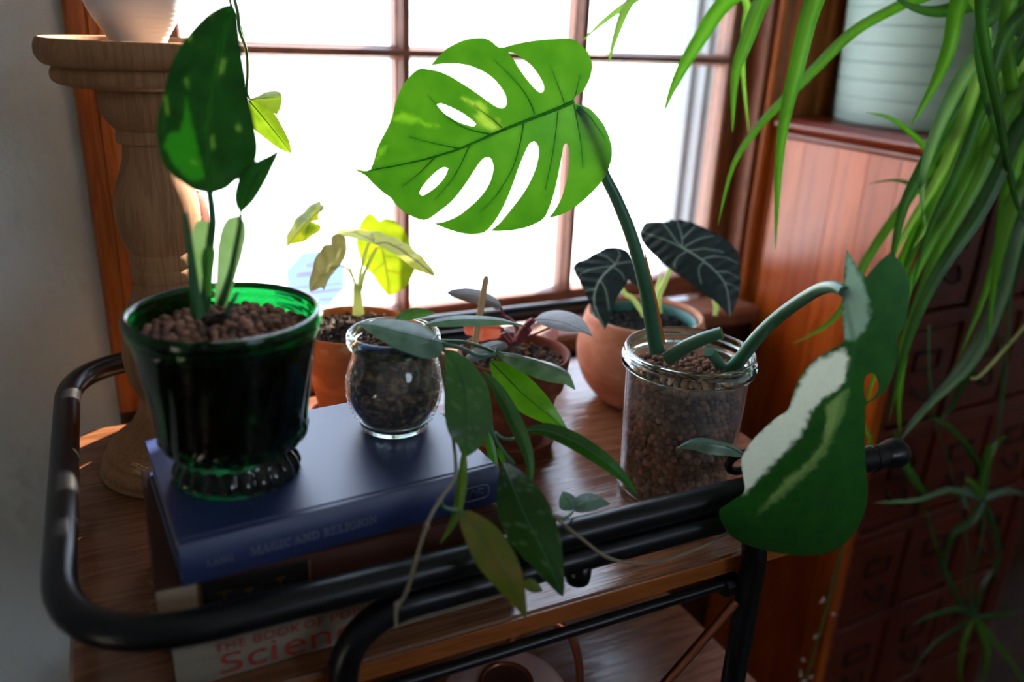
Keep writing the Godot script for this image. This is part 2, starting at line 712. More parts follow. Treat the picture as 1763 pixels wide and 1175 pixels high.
func make_materials() -> void:
	var grain := [0.0, 0.3, 0.5, 0.62, 1.0]
	M.cart_wood = wood(grain, [C("45281b"), C("74482f"), C("8f5f40"), C("683e28"), C("a8744e")], Vector3(0.5, 9.0, 9.0), 0.19, 0.05, 3)
	M.cart_wood.metallic_specular = 0.65
	M.casing = wood(grain, [C("7e3c10"), C("a0541a"), C("b06020"), C("8e4414"), C("bf7030")], Vector3(7.0, 0.5, 7.0), 0.35, 0.01, 5)
	M.sash = wood(grain, [C("5f3420"), C("7c4a32"), C("8c563a"), C("6d3e29"), C("96614a")], Vector3(6.0, 0.8, 6.0), 0.5, 0.01, 6)
	M.sash_flat = wood(grain, [C("5f3420"), C("7c4a32"), C("8c563a"), C("6d3e29"), C("96614a")], Vector3(0.8, 6.0, 6.0), 0.5, 0.01, 6)
	M.cherry = wood(grain, [C("86360c"), C("a84c14"), C("b65a1c"), C("943e10"), C("c46a28")], Vector3(5.0, 0.35, 5.0), 0.28, 0.0, 8)
	M.cherry_dark = wood(grain, [C("3c120a"), C("521a0e"), C("5f2212"), C("471509"), C("6b2a16")], Vector3(0.5, 5.0, 5.0), 0.35, 0.0, 9)
	M.cherry_lid = tinted(M.cherry, C("9c7468"))
	M.dark_panel = wood(grain, [C("2a160d"), C("3a1e12"), C("44261a"), C("321a10"), C("4e2c1c")], Vector3(0.6, 5.0, 5.0), 0.4, 0.0, 19)
	M.turned_wood = wood(grain, [C("8a6a4e"), C("a4825f"), C("b2906c"), C("957354"), C("bf9f7a")], Vector3(14.0, 0.7, 14.0), 0.75, 0.01, 12)
	M.turned_wood.albedo_color = C("f4dcc6")
	M.plaster = bump(tri(mat(C("d6d9d6"), 0.9), Vector3(3, 3, 3), true), noise_tex(noise(0.02, FastNoiseLite.TYPE_SIMPLEX_SMOOTH, 4, 21), 512), 0.25)
	M.plaster_dark = tinted(M.plaster, C("d4d6d4"))
	M.ceiling = mat(C("d0d4d6"), 0.9)
	M.floor = wood(grain, [C("2a170d"), C("3c2214"), C("4a2c1a"), C("341d10"), C("553421")], Vector3(0.4, 4.0, 4.0), 0.4, 0.0, 14)
	for k in ["casing", "sash", "sash_flat"]: M[k].uv1_world_triplanar = true
	M.grey_paint = mat(C("7c8084"), 0.6)
	M.white_paint = mat(C("e4e4e2"), 0.6)
	M.snow = mat(C("e8e8e6"), 0.9)
	M.pane = clear_glass()
	M.black_metal = mat(C("0a0c10"), 0.3)
	M.black_metal.metallic_specular = 0.42
	M.copper = mat(C("b0694e"), 0.28, 0.9)
	M.bronze = mat(C("2b1c14"), 0.45, 0.6)
	M.terracotta = clay("c27042", "b06236", "d9a183", 33)
	M.terracotta_red = clay("8f4a35", "7d3d2b", "a06650", 34)
	M.terracotta_pink = clay("dc9876", "cf8866", "e6b196", 35)
	M.teal = mat(C("1f6b66"), 0.5)
	M.crumb = ball(1.0, 0.5, 5)
	M.drop = ball(1.0, 0.0, 6)
	M.soil = bump(tri(mat(C("2a1d16"), 0.95), Vector3(60, 60, 60)), noise_tex(noise(0.03, FastNoiseLite.TYPE_SIMPLEX_SMOOTH, 4, 41), 256), 0.15)
	M.soil_light = tinted(M.soil, C("4a3526"))
	M.bark = mat(C("7a563c"), 0.9)
	M.perlite = mat(C("d8d2c4"), 0.9)
	M.soil_black = tinted(M.soil, C("17120f"))
	M.jar_soil = bump(tri(mat(Color.WHITE, 0.9), Vector3(10, 10, 10)), noise_tex(noise(0.06, FastNoiseLite.TYPE_SIMPLEX_SMOOTH, 5, 43), 256), 0.2)
	M.jar_soil.albedo_texture = noise_tex(noise(0.045, FastNoiseLite.TYPE_SIMPLEX_SMOOTH, 5, 43), 256, [[0.0, 0.42, 0.6, 0.8, 1.0], [C("241a15"), C("4a3628"), C("7a5a40"), C("9a8050"), C("cbb27c")]])
	M.limescale = mat(Color(0.74, 0.76, 0.78, 0.13), 0.8)
	M.limescale.transparency = BaseMaterial3D.TRANSPARENCY_ALPHA
	M.edge_wood = wood(grain, [C("7a3c12"), C("96501c"), C("a45c24"), C("8a4618"), C("b46c30")], Vector3(0.8, 7.0, 7.0), 0.4, 0.0, 17)
	M.rosy = mat(C("f2ccc4"), 0.2, 0.1)
	M.leaf_dry = leafy(C("c08050"), 0.8)
	M.white_clay = bump(tri(mat(C("c4ccd6"), 0.55), Vector3(1, 40, 1)), noise_tex(noise(0.02, FastNoiseLite.TYPE_SIMPLEX_SMOOTH, 2, 45), 256), 0.02)
	M.mint = mat(C("8fa8a0"), 0.6)
	M.green_glass = solid_glass(C("086024"))
	M.green_darkened = solid_glass(C("02200b"))  # same glass tinted darker, standing in for light lost in the foot
	M.clear_solid = solid_glass(C("dcf2ea"))
	M.balls = [ball(1.0, 0.16, 1), ball(1.0, 0.2, 2), ball(1.0, 0.12, 3), ball(1.0, 0.24, 4)]
	M.clay = []
	M.clay_tones = []
	for h in ["8a5d48", "9c6c54", "745040", "ab7a62", "84604e", "6a5044"]:
		M.clay.append(mat(C(h), 0.95))
		var l := C(h).srgb_to_linear()
		M.clay_tones.append(l)
	M.clay_mass = mat(Color.WHITE, 0.95)
	M.clay_mass.vertex_color_use_as_albedo = true
	var weave := noise_tex(noise(0.25, FastNoiseLite.TYPE_SIMPLEX, 2, 51), 256)
	M.blue_cloth = bump(tri(mat(C("2c3a6a"), 0.38), Vector3(20, 20, 20)), weave, 0.01)
	M.blue_cloth.metallic_specular = 0.65
	M.brown_cloth = bump(tri(mat(C("4e2618"), 0.7), Vector3(16, 16, 16)), weave, 0.02)
	M.leather = bump(tri(mat(C("120d0c"), 0.5), Vector3(16, 16, 16)), weave, 0.02)
	M.cream_worn = mat(C("b09a80"), 0.9)
	M.grey_cloth = bump(tri(mat(C("8e8473"), 0.9), Vector3(30, 30, 30)), weave, 0.03)
	M.pages = tri(mat(C("b9ab92"), 0.95), Vector3(1, 1, 1))
	M.pages_dark = mat(C("573a2c"), 0.95)
	M.silver_ink = mat(C("8d93a6"), 0.5, 0.3)
	M.red_ink = mat(C("a33527"), 0.8)
	M.gold_ink = mat(C("8a6a2c"), 0.4, 0.5)
	M.yellow_label = mat(C("d8a21e"), 0.7)
	M.black_ink = mat(C("15130f"), 0.8)
	M.light_wood = mat(C("f0c090"), 0.7)
	M.bright_green = leafy(C("f4ffb0"), 0.35)
	M.deep_green = leafy(C("c0e080"), 0.28)
	M.variegated = leafy(C("e0f0d0"), 0.35)
	M.velvet = leafy(C("000000"), 0.5)
	M.yellow_green = leafy(C("ffffc0"), 0.45)
	M.grey_leaf = leafy(C("807878"), 0.5)
	M.pink_leaf = leafy(C("ffd0c0"), 0.5)
	M.hoya = leafy(C("b8e070"), 0.3)
	M.spider = leafy(C("d0f090"), 0.38)
	M.stem_green = mat(C("2f6b3a"), 0.4)
	M.stem_dark = mat(C("437c5c"), 0.35)
	M.vein_green = leafy(C("c0ff80"), 0.5)
	M.vein_green.vertex_color_use_as_albedo = false
	M.vein_green.albedo_color = C("2f7a1c")
	M.vein_pale = mat(C("b8d0c0"), 0.5)
	M.stem_pale = leafy(C("e8ffc0"), 0.5)
	M.stem_yellow = leafy(C("f4ffc0"), 0.6)
	M.stem_yellow.vertex_color_use_as_albedo = false
	M.stem_yellow.albedo_color = C("c8d486")
	M.stem_brown = mat(C("8e806a"), 0.8)
	M.stem_red = mat(C("8e3f4c"), 0.5)
	M.husk = mat(C("9a6a3c"), 0.8)
	M.sticker_blue = mat(C("8fb4e0"), 0.6)
	M.sticker_blue.backlight_enabled = true
	M.sticker_blue.backlight = C("b8d4ff")
	M.sticker_white = mat(C("ffffff"), 0.6)
	M.sticker_white.backlight_enabled = true
	M.sticker_white.backlight = C("ffffff")

# ------------------------------------------------------------------ the setting
func slab(called: String, s: Vector3, at: Vector3, m: Material, label: String, category: String) -> MeshInstance3D:
	return struct(called, box(s, 0.004), m, label, category, wt(at))

func room() -> void:
	# window wall, pierced by the window
	var wall := CSGBox3D.new()
	wall.name = "wall_front"
	wall.size = Vector3(4.3, 2.6, 0.15)
	wall.material = M.plaster
	add_child(wall)
	wall.transform = wt(Vector3(0.55, 1.3, -1.025))
	var cut := CSGBox3D.new()
	cut.name = "opening"
	cut.operation = CSGShape3D.OPERATION_SUBTRACTION
	cut.size = Vector3(0.85, 1.076, 0.5)
	cut.position = Vector3(0.51 - 0.55, 1.298 - 1.3, 0)
	wall.add_child(cut)
	tag(wall, "pale grey plaster wall round the window", "wall", "", "structure")
	var back := CSGBox3D.new()
	back.name = "wall_back"
	back.size = Vector3(4.3, 2.6, 0.15)
	back.material = M.plaster
	add_child(back)
	back.transform = wt(Vector3(0.55, 1.3, 2.675))
	var cut2 := CSGBox3D.new()
	cut2.name = "opening"
	cut2.operation = CSGShape3D.OPERATION_SUBTRACTION
	cut2.size = Vector3(1.3, 0.9, 0.5)
	cut2.position = Vector3(0.9, 0.65, 0)
	back.add_child(cut2)
	tag(back, "plaster wall behind the viewer with an opening for the added fill window", "wall", "", "structure")
	slab("wall_left", Vector3(0.15, 2.6, 3.7), Vector3(-1.675, 1.3, 0.825), M.plaster_dark, "pale plaster wall at the left of the room", "wall")
	slab("wall_right", Vector3(0.15, 2.6, 3.7), Vector3(2.775, 1.3, 0.825), M.plaster, "pale plaster wall at the right of the room", "wall")
	slab("floor", Vector3(4.6, 0.1, 4.0), Vector3(0.55, -0.05, 0.825), M.floor, "dark wooden floor under the cart and cabinet", "floor")
	slab("ceiling", Vector3(4.6, 0.1, 4.0), Vector3(0.55, 2.65, 0.825), M.ceiling, "white ceiling above the room", "ceiling")
	slab("baseboard_front", Vector3(4.2, 0.11, 0.016), Vector3(0.55, 0.055, -0.941), M.floor, "dark wooden baseboard at the foot of the window wall", "baseboard")
	slab("ground", Vector3(14, 0.2, 9), Vector3(0.5, -0.35, -5.7), M.snow, "bright snowy ground outside the window", "ground")

func window() -> void:
	var z := -1.0
	# casings: profile of width (x) and thickness (z), drawn upwards
	var left := [[0.018, -0.95], [0.018, -0.934], [0.022, -0.930], [0.036, -0.930], [0.038, -0.926], [0.044, -0.926], [0.047, -0.930], [0.062, -0.934], [0.064, -0.930], [0.070, -0.930], [0.072, -0.936], [0.088, -0.938], [0.090, -0.942], [0.090, -0.95]]
	var right := [[0.932, -0.95], [0.932, -0.942], [0.936, -0.938], [0.950, -0.936], [0.953, -0.930], [0.960, -0.930], [0.963, -0.935], [0.978, -0.932], [0.981, -0.926], [0.990, -0.926], [0.993, -0.931], [1.015, -0.929], [1.019, -0.924], [1.030, -0.924], [1.034, -0.929], [1.05, -0.931], [1.05, -0.95]]
	for e in [["trim_1", left, "orange varnished wooden casing on the left of the window"], ["trim_2", right, "moulded brown wooden casing on the right of the window"]]:
		var flip := []
		for q in e[1]: flip.append([q[0], -q[1]])
		struct(e[0], prism(flip, 0.752, 1.936), M.casing, e[2], "casing", Transform3D(WIN * Basis(Vector3.RIGHT, -PI / 2), Vector3.ZERO))
	struct("trim_3", box(Vector3(0.838, 0.028, 0.075), 0.006), M.sash_flat, "dark wooden window stool under the sash, behind the cart", "sill", wt(Vector3(0.511, 0.766, -0.928)))
	struct("trim_4", box(Vector3(1.032, 0.64, 0.016), 0.004), M.dark_panel, "dark wooden panelling below the window stool", "panelling", wt(Vector3(0.534, 0.431, -0.941)))
	struct("trim_5", box(Vector3(1.06, 0.09, 0.022), 0.004), M.sash_flat, "wooden casing across the top of the window", "casing", wt(Vector3(0.52, 1.891, -0.939)))
	# jambs between casing and sash, and the painted reveal outside with its storm tracks
	var jl := struct("trim_6", box(Vector3(0.012, 1.076, 0.05), 0.001), M.sash, "left wooden window jamb", "jamb", wt(Vector3(0.091, 1.298, -0.975)))
	var jr := struct("trim_7", box(Vector3(0.012, 1.076, 0.05), 0.001), M.sash, "right wooden window jamb", "jamb", wt(Vector3(0.929, 1.298, -0.975)))
	for e in [["trim_8", 0.089, 1.0, "left"], ["trim_9", 0.931, -1.0, "right"]]:
		var rv := struct(e[0], box(Vector3(0.008, 1.076, 0.13), 0.001), M.grey_paint, "pale painted outer jamb seen through the %s panes" % e[3], "jamb", wt(Vector3(e[1], 1.298, -1.085)))
		for k in [-0.025, 0.01, 0.04]:
			obj("storm_track", box(Vector3(0.012, 1.06, 0.006), 0.001), M.grey_paint, rv, Transform3D(Basis(), Vector3(0.008 * e[2], 0, k)))
	# the sash: stiles, rails, muntins and twelve panes
	var w := thing("window_1", "three-wide wooden window sash with bright panes behind the plants", "window")
	w.set_meta("kind", "structure")
	w.transform = wt()
	var at := func(x: float, y: float) -> Transform3D: return Transform3D(Basis(), Vector3(x, y, z))
	for x in [0.112, 0.9045]:
		obj("stile", box(Vector3(0.030 if x < 0.5 else 0.041, 1.076, 0.034), 0.003), M.sash, w, at.call(x, 1.298))
	for y in [0.794, 1.810]:
		obj("rail", box(Vector3(0.757, 0.036 if y < 1 else 0.052, 0.034), 0.003), M.sash_flat, w, at.call(0.5055, y))
	var bar := [[-0.009, -0.017], [0.009, -0.017], [0.009, 0.002], [0.0075, 0.004], [0.0055, 0.011], [0.004, 0.016], [-0.004, 0.016], [-0.0055, 0.011], [-0.0075, 0.004], [-0.009, 0.002]]
	var rows := [0.812, 1.136, 1.460, 1.784]
	var cols := [0.127, 0.380, 0.632, 0.884]
	var up := Basis(Vector3.RIGHT, -PI / 2)
	for i in [1, 2]:
		var pr := []
		for q in bar: pr.append([q[0], -q[1]])
		obj("muntin", prism(pr, 0.812, 1.784), M.sash, w, Transform3D(up, Vector3(cols[i], 0, z)))
	for j in [1, 2]:
		var pr := []
		for q in bar: pr.append([q[1], q[0] * 0.85])
		obj("muntin", prism(pr, -0.884, -0.127), M.sash_flat, w, Transform3D(Basis(Vector3(0, 0, 1), Vector3(0, 1, 0), Vector3(-1, 0, 0)), Vector3(0, rows[j], z)))
	for j in 3:
		for i in 3:
			obj("pane", box(Vector3(cols[i + 1] - cols[i] - 0.004, rows[j + 1] - rows[j] - 0.004, 0.003), 0.0004), M.pane, w, at.call((cols[i] + cols[i + 1]) / 2, (rows[j] + rows[j + 1]) / 2))
	# unseen window added behind the viewer as fill light for the room
	rebase(w, Vector3(0.5055, 0.776, -1.0))
	var w2 := thing("window_2", "plain unseen window added behind the viewer for fill light", "window")
	w2.set_meta("kind", "structure")
	w2.transform = wt(Vector3(1.45, 1.95, 2.67))
	for x in [-0.63, 0.0, 0.63]: obj("stile", box(Vector3(0.04, 0.9, 0.05), 0.004), M.white_paint, w2, Transform3D(Basis(), Vector3(x, 0, 0)))
	for y in [-0.43, 0.43]: obj("rail", box(Vector3(1.3, 0.04, 0.05), 0.004), M.white_paint, w2, Transform3D(Basis(), Vector3(0, y, 0)))
	for x in [-0.315, 0.315]: obj("pane", box(Vector3(0.588, 0.818, 0.003), 0.0004), M.pane, w2, Transform3D(Basis(), Vector3(x, 0, 0)))
	# sticker on the lower left pane
	var s := thing("window_sticker", "pale blue octagonal security sticker on the lower left window pane", "sticker")
	s.transform = wt(Vector3(0.262, 0.862, -0.9976))
	var oct := []
	for k in 8:
		var a := PI / 8 + TAU * k / 8
		oct.append([0.040 * cos(a), 0.040 * sin(a)])
	obj("octagon", prism(oct, 0.0, 0.0004), M.sticker_blue, s)
	for e in [[0.020, 0.026, 0.006], [0.0085, 0.050, 0.007], [-0.008, 0.066, 0.004], [-0.016, 0.066, 0.005], [-0.027, 0.040, 0.004]]:
		obj("print_band", box(Vector3(e[1], e[2], 0.0003), 0.0001), M.sticker_white, s, Transform3D(Basis(), Vector3(0, e[0], 0.0006)))
	# scratched clay vase on the stool
	var v := thing("clay_vase", "small terracotta vase with scratched white marks on the window stool", "vase", win(Vector3(0.100, 0.78, -0.902)))
	obj("body", lathe(turned([[0, 0], [0.018, 0], [0.020, 0.003], [0.020, 0.003], [0.017, 0.05], [0.019, 0.10], [0.026, 0.15], [0.0285, 0.185], [0.0255, 0.212], [0.020, 0.220], [0.020, 0.220], [0.016, 0.218], [0.016, 0.20], [0, 0.195]]), 40), M.terracotta_red, v)
	for e in [[[0.010, 0.197], [0.014, 0.182]], [[0.018, 0.199], [0.012, 0.189]], [[0.012, 0.189], [0.020, 0.183]], [[0.011, 0.172], [0.019, 0.174]], [[0.010, 0.163], [0.018, 0.160]], [[0.012, 0.15], [0.017, 0.152]]]:
		var ln := PackedVector3Array()
		for q in e:
			var rr := 0.0290 if q[1] > 0.165 else 0.0265
			ln.append(Vector3(q[0], q[1], sqrt(maxf(rr * rr - q[0] * q[0], 0.0))))
		obj("scratch", tube(ln, 0.0006, 0.0005, 5), M.perlite, v)

func outlet() -> void:
	var t := thing("wall_outlet", "pale wall outlet plate low on the plaster left of the cart", "outlet", win(Vector3(-0.20, 0.40, -0.950)))
	t.basis = WIN
	obj("plate", box(Vector3(0.072, 0.115, 0.006), 0.002), M.white_paint, t, Transform3D(Basis(), Vector3(0, 0, 0.003)))
	for y in [-0.024, 0.024]:
		obj("socket", box(Vector3(0.034, 0.028, 0.003), 0.001), M.ceiling, t, Transform3D(Basis(), Vector3(0, y, 0.0065)))

func cabinet() -> void:
	var c := thing("drawer_cabinet", "reddish wooden cabinet of small drawers right of the window", "cabinet")
	c.transform = wt()
	var zb := -0.925
	var zf := -0.673
	var planks := [[zb, -0.875, "ffffff"], [-0.875, -0.815, "ead8cc"], [-0.815, -0.762, "fff4e8"], [-0.762, -0.712, "e6d2c4"], [-0.712, zf, "f8ece0"]]
	for p in planks:
		obj("plank", box(Vector3(0.018, 1.045, p[1] - p[0] - 0.0003), 0.0004), tinted(M.cherry, C(p[2])), c, Transform3D(Basis(), Vector3(0.959, 0.5225, (p[0] + p[1]) / 2)))
	obj("side_panel", box(Vector3(0.018, 1.045, zf - zb), 0.002), M.cherry_dark, c, Transform3D(Basis(), Vector3(1.416, 0.5225, (zb + zf) / 2)))
	obj("back_panel", box(Vector3(0.438, 1.03, 0.012), 0.001), M.cherry_dark, c, Transform3D(Basis(), Vector3(1.1875, 0.52, zb + 0.007)))
	obj("lid", box(Vector3(0.51, 0.018, 0.27), 0.007), M.cherry_lid, c, Transform3D(Basis(), Vector3(1.1875, 1.054, -0.795)))
	obj("lid_moulding", box(Vector3(0.49, 0.012, 0.262), 0.004), M.cherry_lid, c, Transform3D(Basis(), Vector3(1.1875, 1.039, -0.795)))
	for k in 6:
		obj("rail", box(Vector3(0.438, 0.022, 0.02), 0.002), M.cherry_dark, c, Transform3D(Basis(), Vector3(1.1875, 0.115 + 0.175 * k, zf - 0.011)))
	for x in [0.975, 1.117, 1.253, 1.40]:
		obj("divider", box(Vector3(0.016, 1.0, 0.02), 0.002), M.cherry_dark, c, Transform3D(Basis(), Vector3(x, 0.52, zf - 0.0115)))
	obj("plinth", box(Vector3(0.44, 0.10, 0.23), 0.003), M.cherry_dark, c, Transform3D(Basis(), Vector3(1.1875, 0.05, -0.80)))
	for row in 5:
		for i in 3:
			var x: float = [1.046, 1.185, 1.3265][i]
			var y := 0.2025 + 0.175 * row
			var d := obj("drawer", box(Vector3(0.120, 0.146, 0.22), 0.003), M.cherry_dark, c, Transform3D(Basis(), Vector3(x, y, zf - 0.116)))
			for e in [[0, 0.013, 0.056, 0.004], [0, -0.013, 0.056, 0.004]]:
				obj("label_frame", box(Vector3(e[2], e[3], 0.004), 0.001), M.bronze, d, Transform3D(Basis(), Vector3(e[0], 0.024 + e[1], 0.112)))
			for sx in [-0.026, 0.026]:
				obj("label_frame", box(Vector3(0.004, 0.030, 0.004), 0.001), M.bronze, d, Transform3D(Basis(), Vector3(sx, 0.024, 0.112)))
			var pull := PackedVector3Array()
			for k in 9:
				var a := PI * k / 8
				pull.append(Vector3(0.019 * cos(a), -0.012 - 0.020 * sin(a), 0.112 + 0.012 * sin(a)))
			obj("pull", tube(pull, 0.003, 0.003, 8), M.bronze, d)
	rebase(c, Vector3(1.1875, 0, -0.80))

# ------------------------------------------------------------------ the cart
func arc(p: Array, r: float, n := 8) -> PackedVector3Array:
	# a path with rounded corners
	var out := PackedVector3Array([p[0]])
	for i in range(1, p.size() - 1):
		var a: Vector3 = p[i] + (p[i - 1] - p[i]).normalized() * r
		var b: Vector3 = p[i] + (p[i + 1] - p[i]).normalized() * r
		for k in n + 1:
			var t := float(k) / n
			out.append(a.lerp(p[i], t).lerp(p[i].lerp(b, t), t))
	out.append(p[-1])
	return out

func cart() -> void:
	var c := thing("bar_cart", "two-tier wooden bar cart with black tubular rails", "cart")
	obj("table_top", board(-0.063, -0.885, 0.604, -0.4455, 0.028, 0.743, TOP), M.cart_wood, c)
	obj("front_edging", box(Vector3(0.606, 0.0155, 0.0024), 0.0006), M.edge_wood, c, Transform3D(Basis(), Vector3(0.270, 0.7515, -0.4450)))
	obj("lower_shelf", board(-0.063, -0.885, 0.605, -0.4455, 0.028, 0.463, 0.48), M.cart_wood, c)
	var y := 0.8355
	var zf := -0.430
	var zk := -0.874
	obj("handle_rail", tube(arc([Vector3(0.575, y, zf), Vector3(-0.058, y, zf), Vector3(-0.058, y, zk), Vector3(0.575, y, zk)], 0.085, 12), 0.0108, 0.0108, 20), M.black_metal, c)
	for z in [zf, zk]:
		obj("rail_cap", lathe(turned([[0, -0.012], [0.0108, -0.012], [0.0115, -0.008], [0.0105, 0.002], [0.0125, 0.010], [0.0135, 0.018], [0.011, 0.025], [0.005, 0.029], [0, 0.0295]]), 24), M.black_metal, c, Transform3D(Basis(Vector3(0, -1, 0), Vector3(1, 0, 0), Vector3(0, 0, 1)), Vector3(0.578, y, z)))
		obj("leg_frame", tube(arc([Vector3(0.100, 0.03, z), Vector3(0.100, 0.813, z), Vector3(0.450, 0.813, z), Vector3(0.450, 0.03, z)], 0.055, 10), 0.0105, 0.0105, 20), M.black_metal, c)
		var inner := 1.0 if z == zk else -1.0
		for x in [0.100, 0.450]:
			obj("foot", lathe([[0, 0], [0.014, 0], [0.016, 0.004], [0.016, 0.004], [0.015, 0.03], [0.011, 0.034], [0, 0.034]], 20), M.black_metal, c, Transform3D(Basis(), Vector3(x, 0, z)))
			obj("bracket", box(Vector3(0.024, 0.016, 0.020), 0.004), M.black_metal, c, Transform3D(Basis(), Vector3(x - 0.012, 0.734, z + 0.012 * inner)))
			obj("bracket", box(Vector3(0.024, 0.016, 0.020), 0.004), M.black_metal, c, Transform3D(Basis(), Vector3(x - 0.012, 0.455, z + 0.012 * inner)))
		obj("under_rod", tube(PackedVector3Array([Vector3(0.10, 0.737, z + 0.010 * inner), Vector3(0.45, 0.737, z + 0.010 * inner)]), 0.0048, 0.0048, 10), M.black_metal, c)
		obj("under_rod", tube(PackedVector3Array([Vector3(0.10, 0.458, z + 0.010 * inner), Vector3(0.45, 0.458, z + 0.010 * inner)]), 0.0048, 0.0048, 10), M.black_metal, c)
		for e in [[0.438, 0.724, 0.11, 0.20], [0.112, 0.724, 0.438, 0.20]]:
			if z == zf and e[0] < 0.2: continue
			obj("brace", tube(PackedVector3Array([Vector3(e[0], e[1], z), Vector3(0.112 if e[0] > 0.2 else 0.438, 0.40, z)]), 0.0042, 0.0042, 10), M.copper, c)
	obj("bolt", lathe([[0, -0.012], [0.009, -0.010], [0.010, -0.004], [0.010, 0.006], [0, 0.006]], 18), M.black_metal, c, Transform3D(Basis(), Vector3(0.277, 0.803, zf)))
	var ring := PackedVector3Array()
	for k in 17:
		var a := TAU * k / 16
		ring.append(Vector3(0.432 + 0.013 * cos(a), 0.853 + 0.008 * sin(a), zf - 0.014))
	obj("hook_plate", tube(ring, 0.0035, 0.0035, 8), M.black_metal, c)
	rebase(c, Vector3(0.27, 0, -0.665))

# ------------------------------------------------------------------ books
func book(b: Node3D, length: float, width: float, thick: float, cover: Material, spine_mat: Material, pages: Material, over := 0.003) -> MeshInstance3D:
	obj("front_cover", box(Vector3(length, 0.0028, width - 0.007), 0.0010), cover, b, Transform3D(Basis(), Vector3(length / 2, thick - 0.0014, -0.007 - (width - 0.007) / 2)))
	obj("back_cover", box(Vector3(length, 0.0028, width - 0.007), 0.0010), cover, b, Transform3D(Basis(), Vector3(length / 2, 0.0014, -0.007 - (width - 0.007) / 2)))
	obj("page_block", box(Vector3(length - 2 * over, thick - 0.0056, width - 0.010), 0.0008), pages, b, Transform3D(Basis(), Vector3(length / 2, thick / 2, -0.005 - (width - 0.010) / 2)))
	var prof := []
	var n := 12
	for i in n + 1:
		var t := float(i) / n
		prof.append([0.0035 * sin(PI * t) - 0.001, thick * (t * 0.996 + 0.002)])
	for i in n + 1:
		var t := 1.0 - float(i) / n
		prof.append([0.0035 * sin(PI * t) - 0.001 - 0.0026, 0.0026 + (thick - 0.0052) * t])
	var poly := []
	for q in prof: poly.append([-q[0], q[1]])
	var s := obj("spine", prism(poly, 0.0, length), spine_mat, b, Transform3D(Basis(Vector3(0, 0, -1), Vector3(0, 1, 0), Vector3(1, 0, 0)), Vector3.ZERO))
	for yy in [thick - 0.0016, 0.0016]:
		obj("joint", tube(PackedVector3Array([Vector3(0.0008, yy, -0.0045), Vector3(length - 0.0008, yy, -0.0045)]), 0.0030, 0.0030, 8, 0.45), spine_mat, b)
	return s

